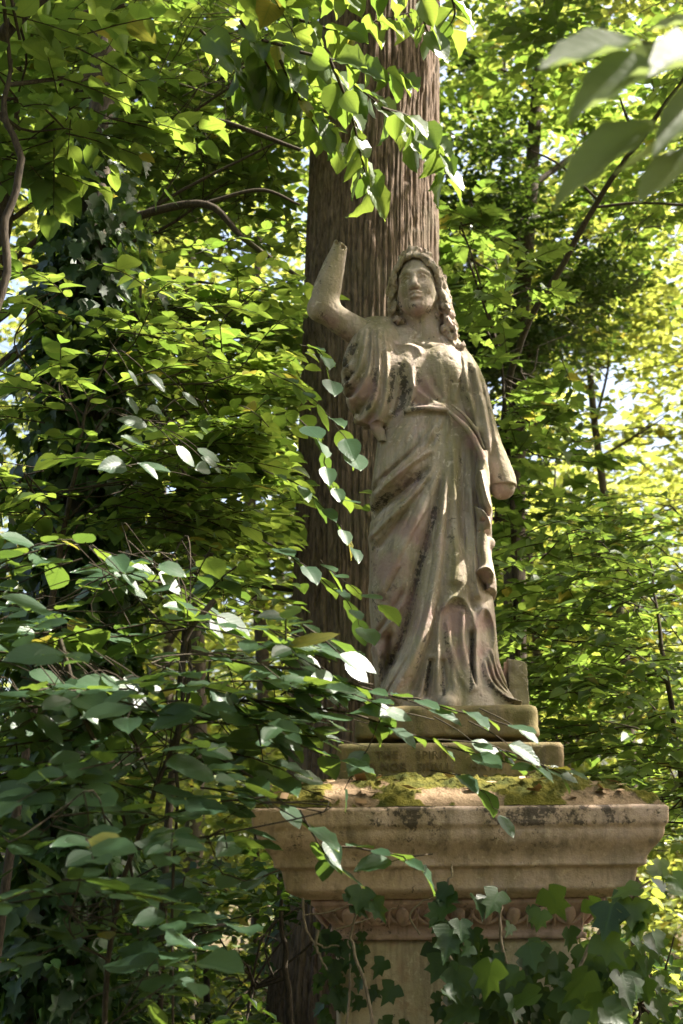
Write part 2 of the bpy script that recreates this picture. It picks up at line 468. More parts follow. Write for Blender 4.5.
MX = float(at(458, 850, -.5)[0])                 # centre of the monument
def hz(px_half, row):
    """half size of a square block whose front face shows that half width"""
    h = .3
    for _ in range(20):
        p = at(458 + px_half, row, -h); h = float(p[0] - at(458, row, -h)[0])
    return h, float(at(458, row, -h)[2])

mon = thing('pedestal', 'tall square sandstone pedestal with wide moulded cornice and mossy top, carrying the statue', 'pedestal', (MX, 0, 0))
pf = [hz(122, 1030), hz(122, 940)]
sh_h, sh_z = pf[1]
square_sweep('shaft', [(sh_h + .12, -.05), (sh_h + .12, .28), (sh_h + .04, .36), (sh_h, .42), (sh_h, sh_z)], M_SHAFT, mon, cx=MX, corner=.02, amp=.002, step=.02)
# carved egg band
e0 = hz(131, 938); e1 = hz(150, 899)
EGZ0, EGZ1 = sh_z + .0, e1[1]
band = square_sweep('carved_band', [(sh_h - .01, EGZ0 + .001), (sh_h + .018, EGZ0 + .002), (sh_h + .022, EGZ0 + .018), (sh_h + .010, EGZ0 + .022), (sh_h + .014, EGZ0 + .05),
                             (e1[0] - .03, EGZ1 - .035), (e1[0] - .012, EGZ1 - .018), (e1[0] - .006, EGZ1 - .014), (e1[0] - .006, EGZ1)], M_EGG, mon, cx=MX, corner=.01, amp=.002, chip=.008)
# cornice profile, from its bed up to the weathered top
c1 = hz(172, 893); c2 = hz(178, 870); c3 = hz(187, 866); c4 = hz(205, 829); c5 = hz(209, 824); c6 = hz(210.5, 806)
prof = [(e1[0] - .012, EGZ1 + .001), (e1[0] + .012, EGZ1 + .002), (c1[0] - .004, c1[1] + .002), (c1[0] + .008, c1[1] + .012), (c2[0], c2[1] - .004), (c2[0] + .002, c2[1] + .002)]
for t in np.linspace(0, 1, 9):                                  # cyma
    hh = c3[0] + (c4[0] - c3[0]) * (t - .16 * math.sin(2 * math.pi * t)); zz = c3[1] + (c4[1] - c3[1]) * t
    prof.append((hh, zz))
prof += [(c5[0], c5[1]), (c6[0] - .003, c6[1] - .008), (c6[0] - .012, c6[1])]
CZ = c6[1]; CH = c6[0]
b0 = hz(114, 779); b1 = hz(114, 742)
slope = [(CH - .012, CZ), (CH * .75 + b0[0] * .25, CZ + (b0[1] - CZ) * .3), (CH * .4 + b0[0] * .6, CZ + (b0[1] - CZ) * .72), (b0[0] - .02, b0[1] + .004)]
fx0, fz = CH, CZ
def corn_stain(V):
    n = fbm(V * np.array([1, 1, .6]), 9, 3)
    up = np.clip((V[:, 2] - (CZ - .085)) / .06, 0, 1)
    drip = fbm(np.stack([V[:, 0] * 11, V[:, 1] * 11, V[:, 2] * 1.2], -1), 1.0, 3)
    ledge = np.exp(-((V[:, 2] - c3[1]) / .012) ** 2) + np.exp(-((V[:, 2] - c5[1]) / .010) ** 2) * .8
    return .44 * up + .42 * np.clip(n, -.6, 1) * up + .55 * np.clip(drip - .12, 0, 1) * np.clip((V[:, 2] - c2[1]) / .05, 0, 1) + .22 * ledge * (1 + n)
cornice = square_sweep('cornice', prof + [(CH - .05, CZ + .001)], M_CORN, mon, cx=MX, corner=.010, amp=.0014, chip=.008, step=.006, seg=170, attrs={'stain_shade': corn_stain, 'mauve': lambda V: V[:, 0] * 0})
# the egg pattern itself, one carved run round the four sides
def eggs():
    b = MB(); n = 9
    th = np.linspace(0, 2 * math.pi, 13)[:-1]; ph = np.linspace(0, math.pi, 8)
    dirs = np.array([[math.sin(p) * math.cos(t), math.sin(p) * math.sin(t), math.cos(p)] for p in ph for t in th])
    F = [[i * 12 + j, i * 12 + (j + 1) % 12, (i + 1) * 12 + (j + 1) % 12, (i + 1) * 12 + j] for i in range(7) for j in range(12)]
    zc = EGZ0 + .03 + (EGZ1 - EGZ0 - .05) * .5; hh = (EGZ1 - EGZ0 - .055) * .5
    r0 = sh_h + .02; r1 = e1[0] - .02
    for side in range(4):
        ca, sa = math.cos(side * math.pi / 2), math.sin(side * math.pi / 2)
        def put(V):
            V = np.asarray(V, float)
            return np.stack([MX + V[:, 0] * ca - V[:, 1] * sa, V[:, 0] * sa + V[:, 1] * ca, V[:, 2]], 1)
        for k in range(n):
            x = (k - (n - 1) / 2) * (2 * (sh_h + .005) / n)
            yy = lambda z: -(r0 + (r1 - r0) * np.clip((z - EGZ0 - .03) / (EGZ1 - EGZ0 - .06), 0, 1) ** 1.6) - .001
            V = dirs * np.array([.021, .018, hh * .82]); V[:, 2] += zc + .004; V[:, 0] = V[:, 0] * (1 + .25 * np.clip((V[:, 2] - zc) / hh, -1, 1)) + x
            V[:, 1] += yy(V[:, 2]) - .004
            V[:, :3] += fbm(V, 40, 2)[:, None] * .003
            b.add(put(V), F)
            arc = []
            for a in np.linspace(-.15, math.pi + .15, 13):
                z = zc + hh * .9 * (-.98 * math.sin(a) + .45); xx = x + .037 * math.cos(a) * (1 + .15 * math.cos(a) ** 2)
                arc.append((xx, float(yy(np.array(z))) - .005, z))
            b.tube(put(arc), [.0055, .0065, .0055], 6, 20)
            b.tube(put([(x + sh_h / n, float(yy(np.array(zc - hh * .8))) - .004, zc - hh * .85), (x + sh_h / n, float(yy(np.array(zc + hh * .7))) - .004, zc + hh * .8)]), [.002, .0075], 5, 4)
    return b
eggs().build('egg_carving', M_EGG, band)

# moss blanket on the weathered slope
def moss():
    n, m = 60, 4 * 260
    hs = np.array([p[0] for p in slope]); zs = np.array([p[1] for p in slope])
    t = np.linspace(0, 1, n); h = np.interp(t, np.linspace(0, 1, 4), hs); z = np.interp(t, np.linspace(0, 1, 4), zs)
    u = np.linspace(0, 4, m, endpoint=False); sd = u.astype(int); f = (u - sd) * 2 - 1
    ux = np.select([sd == 0, sd == 1, sd == 2], [f, 1, -f], -1); uy = np.select([sd == 0, sd == 1, sd == 2], [-1, f, 1], -f)
    V = np.stack([MX + h[:, None] * ux, h[:, None] * uy, np.repeat(z[:, None], m, 1)], -1)
    msk = np.clip((fbm(V, 7, 4) + .42 + .25 * fbm(V + 5, 30, 2)) * 4, 0, 1)
    thick = .001 + msk * (.007 + np.clip(fbm(V, 26, 3) + .2, 0, 1) * .016 + np.clip(fbm(V + 3, 80, 2), 0, 1) * .007) + (1 - msk) * np.clip(fbm(V + 8, 60, 3), 0, 1) * .006
    V[..., 2] += thick * np.clip(np.minimum(t * 9, 1), .15, 1)[:, None]
    V = V.reshape(-1, 3)
    i = np.arange(n - 1)[:, None] * m; j = np.arange(m)[None]; j2 = (j + 1) % m
    return V, np.stack([i + j, i + j2, i + m + j2, i + m + j], -1).reshape(-1, 4), msk.ravel()
mv, mf, mk = moss()
def moss_top(x, y):
    k = ((mv[:, 0] - x) ** 2 + (mv[:, 1] - y) ** 2).argmin(); return mv[k]
M_TOP = Mt('mossy_ledge'); _P = M_TOP.pos()
_c = M_TOP.mix(M_TOP.ramp(M_TOP.noise(14, 4, _P), .35, .65), (.045, .05, .012), (.125, .11, .02))
_c = M_TOP.mix(M_TOP.ramp(M_TOP.attr('moss'), .35, .7), M_TOP.mix(M_TOP.noise(30, 4, _P), (.25, .18, .115), (.13, .088, .05)), _c)
M_TOP = M_TOP.done(_c, .95, M_TOP.bump(M_TOP.noise(140, 3, _P), .8, .008), .1)
mesh_np('mossy_ledge', mv, mf, M_TOP, cornice, True, {'moss': mk})

BXo = float(at(450.5, 760, -.35)[0])
block = square_sweep('inscription_block', [(b0[0] - .004, b0[1] - .03), (b0[0], b0[1] + .0), (b0[0] + .001, b1[1] - .012), (b0[0] - .005, b1[1] - .002), (b0[0] - .018, b1[1])], M_BLOCK, mon, cx=BXo, corner=.022, amp=.004, chip=.012)
p0 = hz(92, 738); p1 = hz(92, 705)
PLX = float(at(447.5, 720, -.27)[0])
def text(body, px, row, h, name='lettering'):
    cu = bpy.data.curves.new(name, 'FONT'); cu.body = body; cu.size = h; cu.extrude = .0025; cu.space_character = 1.12
    o = bpy.data.objects.new(name, cu); COL.objects.link(o)
    o.rotation_euler = (R(90), 0, 0)
    p = at(px, row, -b0[0] - .004); o.location = (p[0], p[1] + .001, p[2])
    dg = bpy.context.evaluated_depsgraph_get(); me = bpy.data.meshes.new_from_object(o.evaluated_get(dg))
    me.transform(o.matrix_basis); bpy.data.objects.remove(o)
    me.transform(__import__('mathutils').Matrix.Translation((-MX, 0, 0)))
    me.materials.clear(); me.materials.append(M_LETTER)
    q = bpy.data.objects.new(name, me); COL.objects.link(q); q.parent = block
for body, px, row in (('THE', 376, 759), ('SPIRIT', 416, 759), ('SHALL', 478, 758), ('IN', 524, 757), ('& NOR', 369, 771), ('SHALL', 417, 771), ('HATH', 470, 770.5)):
    text(body, px, row, .037)

def litter():
    b = MB(); rn = []
    for k in range(60):
        x, y = MX + rng.uniform(-CH * .95, CH * .9), -rng.uniform(b0[0] + .03, CH - .02)
        p = moss_top(x, y)
        L = rng.uniform(.012, .035); a = rng.uniform(0, 6.28); w = L * rng.uniform(.35, .6)
        d = np.array([math.cos(a), math.sin(a), rng.normal(0, .25)]); e = np.array([-math.sin(a), math.cos(a), rng.normal(0, .3)])
        c = p + np.array([0, 0, .012])
        b.add([c - d * L, c - d * L * .2 - e * w, c + d * L, c + d * L * .1 + e * w], [[0, 1, 2, 3]]); rn += [rng.random()] * 4
    o = b.build('leaf_litter', M_LITTER, None, False)
    a = o.data.attributes.new('rnd', 'FLOAT', 'POINT'); a.data.foreach_set('value', rn)
    tag(o, 'dry brown leaf fragments scattered over the mossy pedestal top', 'leaf litter', kind='stuff')
litter()
# ------------------------------------------------------------------ the statue
PZ = p1[1]                                   # top of the statue's own plinth
sta = thing('statue', 'weathered stone statue of a robed woman with broken raised arm on the pedestal', 'statue', (PLX, 0, p0[1]))
square_sweep('plinth', [(p0[0] - .004, p0[1] + .003), (p0[0] + .002, p0[1] + .012), (p0[0], PZ - .02), (p0[0] - .006, PZ - .006), (p0[0] - .02, PZ)], M_BLOCK, sta, cx=PLX, corner=.035, amp=.006, chip=.016)
VX = .0034
def S(px, py, Y=-.15): return at(px, py, Y)
def blots(lst):
    """patches of dark lichen crust and painted shade / bare mauve stone: (px, py, radius px, weight)"""
    A = np.array(lst, float)
    def f(V):
        px, py, _ = proj(V); r = np.zeros(len(V))
        for x, y, q, w in A: r = np.maximum(r, w * np.exp(-((px - x) ** 2 + (py - y) ** 2) / (1.5 * q * q)))
        return r * (V[:, 1] < .05)
    return f
def runs(lst):
    out = []
    for pts, r, w in lst:
        P = cr(pts, max(2, int(6 * len(pts)))) if len(pts) > 1 else np.array(pts, float)
        out += [(x, y, r, w) for x, y in P]
    return blots(out)
stain_shade = runs([([(354, 347), (346, 358), (345, 366)], 5, .62), ([(352, 372), (345, 383), (350, 388)], 4.5, .66), ([(376, 370), (375, 390), (368, 408)], 4.5, .6),  # dark crust, plus shade painted into folds, sleeve hollows and under the chin
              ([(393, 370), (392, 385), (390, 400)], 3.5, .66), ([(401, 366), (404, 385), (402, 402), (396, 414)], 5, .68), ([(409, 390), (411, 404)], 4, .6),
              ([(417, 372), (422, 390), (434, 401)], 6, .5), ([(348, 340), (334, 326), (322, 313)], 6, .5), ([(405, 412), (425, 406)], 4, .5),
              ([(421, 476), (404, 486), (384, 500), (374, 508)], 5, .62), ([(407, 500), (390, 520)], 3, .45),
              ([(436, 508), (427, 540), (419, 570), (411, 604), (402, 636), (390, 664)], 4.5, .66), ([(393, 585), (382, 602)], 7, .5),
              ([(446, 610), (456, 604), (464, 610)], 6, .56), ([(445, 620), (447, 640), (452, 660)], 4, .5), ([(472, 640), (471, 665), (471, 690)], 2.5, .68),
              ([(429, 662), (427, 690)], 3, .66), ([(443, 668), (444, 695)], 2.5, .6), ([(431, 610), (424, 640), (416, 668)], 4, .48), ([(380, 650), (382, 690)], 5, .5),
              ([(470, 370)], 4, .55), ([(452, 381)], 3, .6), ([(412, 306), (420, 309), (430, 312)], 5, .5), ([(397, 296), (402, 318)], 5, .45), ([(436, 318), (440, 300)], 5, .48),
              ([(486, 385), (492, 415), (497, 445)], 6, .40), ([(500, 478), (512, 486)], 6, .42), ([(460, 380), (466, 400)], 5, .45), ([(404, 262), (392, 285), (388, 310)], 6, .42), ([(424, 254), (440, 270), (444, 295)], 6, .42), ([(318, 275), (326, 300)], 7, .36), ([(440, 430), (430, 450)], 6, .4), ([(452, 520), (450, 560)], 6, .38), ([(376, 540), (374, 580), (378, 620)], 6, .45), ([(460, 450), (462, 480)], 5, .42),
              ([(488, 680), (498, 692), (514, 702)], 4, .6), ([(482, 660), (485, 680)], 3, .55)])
mauve = blots([(365, 392, 12, .9), (372, 425, 14, .8), (352, 402, 10, .7), (400, 420, 9, .6), (425, 390, 16, .75), (460, 420, 10, .8), (474, 440, 10, .8), (482, 455, 8, .7), (405, 480, 20, .55), (412, 530, 22, .75), (388, 570, 22, .75), (420, 620, 22, .6), (400, 600, 22, .75),
               (385, 640, 18, .7), (455, 620, 16, .9), (458, 655, 14, .7), (484, 620, 12, .8), (484, 650, 12, .6), (485, 575, 8, .8), (486, 520, 8, .7), (487, 545, 8, .5), (505, 490, 12, .7), (330, 322, 12, .7), (345, 335, 10, .7), (440, 310, 10, .6), (418, 312, 8, .7), (440, 515, 14, .5), (495, 670, 12, .6)])
ATT = {'stain_shade': stain_shade, 'mauve': mauve}

# ---- figure: head, neck, chest and arms as one body
lo = at(298, 400, -.1) * [1, 0, 1] + [0, -.34, 0]; hi = at(525, 235, .1) * [1, 0, 1] + [0, .2, .06]
lo[2] = at(500, 520, 0)[2]
B = Vox(lo, hi, VX)
EYE = S(414.6, 279, -.135); SCL = 1.04; YAW = R(11); TLT = R(-3)
FW = np.array([-math.sin(YAW), -math.cos(YAW), 0]); RT = np.array([math.cos(YAW), -math.sin(YAW), 0])
HC = EYE - FW * .082 * SCL
def hd(x, y, z):
    z2 = z * math.cos(TLT) - x * math.sin(TLT); x2 = x * math.cos(TLT) + z * math.sin(TLT)
    return HC + SCL * (RT * x2 + FW * y + np.array([0, 0, z2]))
def E(v, c, r, k=.01, mode='u'): v.ell(hd(*c), np.array(r) * SCL, k * SCL, mode, yaw=-YAW)
def Cn(v, pts, r, k=.008, mode='u'): v.chain([hd(*p) for p in pts], np.array(r) * SCL, k * SCL, mode)
E(B, (0, -.01, .03), (.074, .092, .093)); E(B, (0, .033, -.032), (.061, .062, .088), .03)
E(B, (0, .064, -.098), (.027, .024, .022), .03)
for sx in (-1, 1):
    E(B, (sx * .037, .056, -.036), (.024, .024, .026), .025)
    Cn(B, [(sx * .055, .030, -.06), (sx * .036, .052, -.09), (0, .068, -.104)], [.016, .016, .016], .03)
Cn(B, [(-.05, .070, .018), (-.026, .085, .027), (0, .086, .022), (.026, .085, .027), (.05, .070, .018)], [.009, .010, .009, .010, .009], .012)
for sx in (-1, 1):
    E(B, (sx * .031, .103, .001), (.021, .020, .0135), .012, 's')
    E(B, (sx * .031, .073, -.001), (.0155, .0155, .0125), .003)
    Cn(B, [(sx * .012, .083, .0), (sx * .031, .0905, .009), (sx * .05, .076, .0)], [.0028, .0045, .003], .004)
    Cn(B, [(sx * .013, .083, -.003), (sx * .031, .0865, -.0105), (sx * .049, .075, -.003)], [.0025, .0035, .0025], .004)
Cn(B, [(0, .088, .018), (0, .099, -.008), (0, .114, -.034)], [.0095, .0095, .0125], .012)
for sx in (-1, 1):
    E(B, (sx * .0125, .102, -.038), (.0085, .010, .008), .006)
    E(B, (sx * .0065, .106, -.0465), (.004, .005, .003), .003, 's')
Cn(B, [(-.024, .086, -.062), (-.008, .100, -.058), (0, .101, -.060), (.008, .100, -.058), (.024, .086, -.062)], [.004, .007, .006, .007, .004], .006)
Cn(B, [(-.021, .086, -.070), (0, .099, -.0745), (.021, .086, -.070)], [.004, .0085, .004], .006)
Cn(B, [(-.024, .092, -.0655), (0, .108, -.066), (.024, .092, -.0655)], [.0024, .003, .0024], .004, 's')
Cn(B, [(-.018, .09, -.086), (0, .097, -.087), (.018, .09, -.086)], [.003, .005, .003], .01, 's')
NB = S(429, 345, -.03)
B.chain([hd(0, -.015, -.05), hd(.0, -.01, -.12), NB, NB + [0, .02, -.09]], [.056, .053, .062, .085], .03)
for sx in (-1, 1): B.chain([hd(sx * .05, -.02, -.07), NB + [sx * .012, -.05, .015]], [.016, .014], .03)
# chest, collar bones, shoulders
B.ell(S(426, 385, .0), (.155, .105, .17), .04)
B.chain([S(380, 345, -.01), S(405, 343, -.03), S(428, 348, -.03), S(450, 354, -.03), S(463, 374, -.01)], [.05, .045, .05, .042, .052], .04)
B.chain([S(426, 347, -.11), S(400, 340, -.09)], [.012, .012], .03); B.chain([S(432, 347, -.11), S(455, 347, -.09)], [.012, .012], .03)
# raised arm, snapped off above the wrist
B.chain([S(384, 345, -.02), S(357, 331, -.05), S(336, 318, -.08), S(324, 306, -.09)], [.066, .054, .049, .050], .03)
B.chain([S(324, 306, -.09), S(327, 290, -.095), S(333, 269, -.10), S(339, 250, -.11), S(343, 234, -.115)], [.052, .053, .043, .030, .024], .02)
B.ell(S(318, 311, -.085), (.038, .035, .035), .03)
# the ragged break
B.ell(S(357, 221, -.11), (.118, .16, .118), .003, 's')
for px, py, r in ((337, 243, .010), (343, 247, .009)): B.ell(S(px, py, -.135), (r, .014, r), .004, 's')
# lowered arm with a flat broken end
la = [S(464, 376, -.01), S(479, 414, -.03), S(489, 450, -.05), S(502, 487, -.07)]
B.chain(la, [.062, .052, .048, .048], .03)
cut = S(513, 506, -.07); B.ell(cut, (.07, .08, .028), .004, 's', tilt=0)
body = B.mesh('body', M_STATUE, sta, .0016, ATT)

# ---- hair: parted in the middle, waves falling to the shoulders
lo = at(370, 372, 0) * [1, 0, 1] + [0, -.30, 0]; hi = at(475, 240, 0) * [1, 0, 1] + [0, .16, .03]
G = Vox(lo, hi, .0028)
E(G, (0, -.032, .036), (.090, .096, .094), .02)
for sx in (-1, 1): E(G, (sx * .062, -.025, -.06), (.040, .05, .10), .02)
E(G, (0, -.06, -.05), (.08, .05, .12), .02)
E(G, (0, .115, -.05), (.062, .085, .118), .012, 's')
r2 = np.random.default_rng(3)
for sx in (-1, 1):
    for k in range(13):
        f = k / 12
        y0 = .062 - .10 * f; wv = r2.uniform(0, 6); out = .012 * r2.normal()
        top = (sx * (.006 + .01 * f), .074 - .085 * f, .098 + .024 * math.sin(f * 3.1))
        pts = [top, (sx * .043, .076 - .08 * f, .080 + .022 * f), (sx * (.076 + .012 * f), .056 - .075 * f, .040), (sx * (.088 + .4 * out), .034 - .075 * f, -.005)]
        ln = 5 if sx < 0 else 6
        for q in range(1, ln + 1):
            zz = -.032 * q; w = .011 * math.sin(q * 1.9 + wv)
            xo = .088 + w + (.004 * q if sx > 0 else .003 * q)
            pts.append((sx * xo, .030 - .07 * f + .010 * math.cos(q * 1.9 + wv) - .002 * q, zz))
        Cn(G, pts, [.008, .011, .012, .012, .012, .0115, .011, .0105, .010, .007][:len(pts)], .0022)
for k in range(7):                                             # curls on the shoulders
    a = k * .9
    c = S(447 + 2.2 * k, 330 + 3.6 * k, -.08 + .008 * math.sin(k)); G.ell(c + r2.normal(0, .004, 3), (.022, .024, .018), .006)
    c = S(392 + 1.3 * k, 322 + 1.2 * math.sin(k * 2), -.05); G.ell(c + r2.normal(0, .006, 3), (.018, .02, .015), .006)
for k in range(9):                                             # broken crest on the crown
    a = (k - 4) / 4; Cn(G, [(a * .05, .055 - .02 * abs(a), .112 - .012 * a * a), (a * .055, .05, .130 - .025 * a * a + .008 * r2.random())], [.012, .007 + .004 * r2.random()], .006)
sl, X_, Y_, Z_ = G.box(G.lo, G.lo + G.h * G.n)
pos = np.stack(np.broadcast_arrays(X_, Y_, Z_), -1)
G.phi = G.phi + (fbm(pos * [1, 1, .45], 78, 2) * .0075).astype(np.float32)
G.mesh('hair', M_STATUE, body, .0018, ATT)

# ---- tunic: bodice and the wide sleeve hanging from the raised arm
lo = at(330, 450, 0) * [1, 0, 1] + [0, -.36, 0]; hi = at(500, 318, 0) * [1, 0, 1] + [0, .22, .03]
T = Vox(lo, hi, VX)
bod = Relief(330, 510, 310, 460)
_sr = np.random.default_rng(17)
def ridge(rel, pts, w=4, a=12):
    rel.stroke(pts, w, a)
    P = np.array(pts, float); W_ = float(np.mean(w)); A_ = float(np.max(np.abs(a)))
    if W_ < 3.4 or len(P) < 3: return
    T = nrm2(np.gradient(P, axis=0)); N = np.stack([-T[:, 1], T[:, 0]], 1)
    for k in range(3):                                        # the fine creases that run along a big fold
        o = _sr.uniform(-1.3, 1.3) * W_; f0, f1 = sorted(_sr.uniform(0, 1, 2)); f1 = min(1, f1 + .35)
        Q = cr(P + N * (o + _sr.normal(0, .6, (len(P), 1))), 24)[int(f0 * 20):max(int(f0 * 20) + 4, int(f1 * 24))]
        rel.stroke(Q[::3] if len(Q) > 7 else Q, _sr.uniform(1.1, 1.9), -A_ * _sr.uniform(.16, .34) * _sr.choice([1, 1, -1]))
def nrm2(v): return v / (np.linalg.norm(v, axis=1, keepdims=True) + 1e-9)
def valley(rel, pts, w=3, a=12): rel.stroke(pts, w, -np.atleast_1d(np.array(a, float)))
# collar hem, from the shoulder over the breast and back up
bod.stroke([(383, 328), (391, 338), (399, 343), (410, 344), (418, 348), (421, 356)], 3.2, 13)
bod.stroke([(421, 356), (414, 366), (412, 374), (414, 386), (424, 396), (436, 403), (446, 408)], [3, 3.5, 3, 3], [8, 13, 13, 10])
valley(bod, [(417, 372), (420, 386), (430, 396), (442, 404)], 3, 11)
ridge(bod, [(425, 376), (430, 388), (440, 399)], 3, 8); valley(bod, [(431, 372), (436, 387), (444, 399)], 3, 9)
ridge(bod, [(438, 360), (442, 380), (447, 402)], 5, 8); valley(bod, [(452, 376), (451, 392), (449, 406)], 3, 9)
ridge(bod, [(455, 360), (458, 380), (454, 402)], 4, 7)
valley(bod, [(392, 340), (400, 356), (404, 375), (403, 395), (397, 412)], [2, 5, 6, 6], [3, 12, 26, 22])
ridge(bod, [(388, 335), (392, 352), (391, 372), (388, 392), (383, 412)], [3, 4, 5, 5], [7, 14, 18, 15])
ridge(bod, [(398, 365), (398, 385), (394, 405), (389, 415)], [2.5, 2.5, 3], [8, 16, 12])
ridge(bod, [(405, 358), (411, 375), (412, 395), (405, 414)], [3, 4, 4], [8, 18, 14])
valley(bod, [(413, 400), (420, 404), (428, 404)], 3, 14); ridge(bod, [(410, 412), (420, 408), (432, 406), (447, 409)], 3, 12)
loft(T, [(328, 378, 452), (338, 368, 456), (350, 368, 466), (365, 372, 474), (385, 377, 476), (405, 380, 474), (420, 381, 474), (436, 379, 478)],
     [(328, .075), (345, .105), (365, .128), (390, .125), (420, .135)], [(328, .02), (345, .0), (400, -.01), (436, -.01)], bod, -.14, .012)
for px, py in ((403, 372), (446, 370)): T.ell(S(px, py, -.105), (.056, .046, .062), .05)
# hollow of the neck opening
T.ell(S(427, 338, -.12), (.052, .07, .032), .015, 's')
slv = Relief(325, 420, 310, 450)
# folds drop from the shoulder and swing towards the elbow
for pts, w, a in (([(361, 326), (358, 345), (352, 358), (342, 368)], [2.5, 3], [8, 14]), ([(366, 326), (364, 350), (357, 370), (345, 384)], [2.5, 3.2], [10, 16]),
                  ([(372, 326), (371, 352), (366, 378), (354, 396), (348, 396)], [2.6, 4], [11, 18]), ([(378, 327), (379, 355), (378, 382), (371, 408), (360, 418), (352, 414)], [2.8, 4], [12, 18]),
                  ([(384, 328), (387, 360), (386, 390), (381, 412), (370, 428)], [3, 4.5], [12, 20])):
    slv.stroke(pts, w, a)
for pts, w, a in (([(357, 340), (351, 355), (344, 362)], 3, 16), ([(362, 345), (356, 366), (345, 377)], [2.5, 4], [10, 26]), ([(369, 340), (366, 366), (356, 385), (346, 391)], [2.5, 4.5], [10, 30]),
                  ([(376, 345), (375, 378), (368, 398), (356, 408)], [2.5, 5], [10, 30]), ([(383, 350), (383, 385), (377, 408), (366, 421)], [2.5, 5], [10, 26])):
    valley(slv, pts, w, a)
slv.stroke([(343, 370), (346, 392), (353, 412), (360, 428), (372, 432), (388, 424)], 4, 16)       # rolled hem
loft(T, [(323, 362, 394), (330, 358, 397), (342, 352, 400), (355, 346, 401), (368, 342, 402), (382, 342, 402), (396, 344, 400), (412, 351, 397), (424, 356, 392), (432, 362, 386)],
     [(323, .05), (340, .085), (380, .095), (420, .075), (432, .05)], [(323, -.02), (345, -.05), (432, -.075)], slv, -.15, .014, p=2.1)
# the dark opening under the arm
T.ell(S(350, 354, -.16), (.028, .05, .03), .012, 's'); T.ell(S(349, 384, -.17), (.018, .045, .011), .008, 's'); T.ell(S(355, 399, -.18), (.02, .04, .008), .008, 's')
# hanging tail of the sleeve and the girdle
T.chain([S(376, 428, -.10), S(383, 442, -.09), S(382, 456, -.08)], [.022, .016, .008], .025, flat=.8)
T.chain([S(406, 411, -.150), S(425, 408, -.160), S(447, 410, -.160)], [.009, .010, .009], .012)
T.mesh('tunic', M_STATUE, sta, .0018, ATT)

# ---- skirt
zb = proj(np.array([PLX, 0, PZ - .004]))[1]
lo = at(360, 720, 0) * [1, 0, 1] + [0, -.36, 0]; hi = at(545, 400, 0) * [1, 0, 1] + [0, .27, .02]
lo[2] = PZ - .015
K = Vox(lo, hi, VX)
sk = Relief(350, 560, 390, 730)
V_ = lambda p, w, a: valley(sk, p, w, np.atleast_1d(a) * 1.5)
R_ = lambda p, w, a: ridge(sk, p, w, np.atleast_1d(a) * 1.5)
# pleats gathered under the girdle
for i, x in enumerate(range(402, 448, 6)):
    x2 = 446 - (446 - x) * 1.75; y2 = 415 + 62 - 3 * i
    R_([(x + 5, 413), ((x + x2) / 2 + 4, 438 - i), (x2, y2)], 2.3, [6, 5, 1])
R_([(440, 420), (418, 448), (395, 468), (378, 480)], [3, 6, 7], [4, 16, 16])
V_([(428, 437), (407, 455), (383, 474), (371, 482)], [2.5, 3.5, 3], [8, 20, 16])
R_([(434, 448), (412, 464), (388, 482), (374, 492)], [3, 6, 6], [6, 17, 16])
V_([(430, 466), (416, 478), (399, 490), (380, 501), (370, 508)], [3, 5, 6, 5], [10, 24, 26, 20])
R_([(436, 462), (420, 487), (400, 508), (380, 525), (370, 534)], [3, 6, 8], [8, 18, 18])
V_([(432, 478), (412, 503), (396, 524), (378, 546)], [2.5, 4, 5], [8, 16, 12])
R_([(440, 468), (424, 505), (404, 545), (388, 575), (376, 595)], [3, 8, 12, 12], [8, 16, 20, 16])
V_([(443, 470), (434, 512), (421, 562), (411, 605), (402, 640), (388, 668)], [2.5, 4, 6, 7, 7], [10, 24, 34, 40, 38])
V_([(404, 590), (394, 608), (384, 622), (376, 630)], 3, 12); R_([(402, 604), (392, 620), (380, 634)], 3, 12)
R_([(374, 640), (380, 660), (384, 690)], 5, 12); V_([(390, 630), (388, 655), (380, 690)], 4, 20)
R_([(447, 470), (442, 520), (436, 570), (428, 615), (415, 655), (396, 690), (388, 702)], [3.5, 6, 8, 9, 9, 9], [12, 20, 26, 30, 30, 24])
V_([(449, 475), (447, 530), (442, 580), (433, 630), (421, 670), (412, 700)], [2.5, 3, 4, 5, 6], [8, 12, 16, 20, 22])
R_([(430, 655), (424, 680), (416, 705)], 4, 14); V_([(430, 660), (428, 682), (426, 700)], 3, 22)
R_([(453, 440), (455, 500), (457, 560), (456, 588)], [5, 7, 9, 10], [10, 14, 20, 22])
V_([(462, 440), (464, 500), (465, 550), (468, 590), (474, 612)], [3, 4, 4, 4], [10, 18, 20, 16])
R_([(471, 480), (474, 530), (475, 575), (481, 600)], [5, 7, 7], [12, 18, 16])
# the arched fold over the advanced foot
sk.stroke([(436, 692), (437, 665), (437, 640), (439, 620), (445, 606), (455, 599), (465, 603), (472, 615), (475, 640), (474, 665), (477, 692)], 3.4, [14, 14, 16, 20, 24, 24, 24, 20, 16, 14, 14])
R_([(446, 622), (450, 645), (460, 668), (470, 684)], 3, 10); R_([(462, 618), (462, 645), (468, 670)], 3, 8)
V_([(442, 660), (444, 680), (444, 698)], 3, 16)
sk.stroke([(476, 690), (475, 660), (476, 635), (479, 617), (485, 608), (492, 614), (496, 630), (494, 655), (490, 680)], 3, [12, 12, 15, 20, 20, 18, 14, 12])
V_([(473, 630), (472, 660), (472, 690)], 2.5, 26)
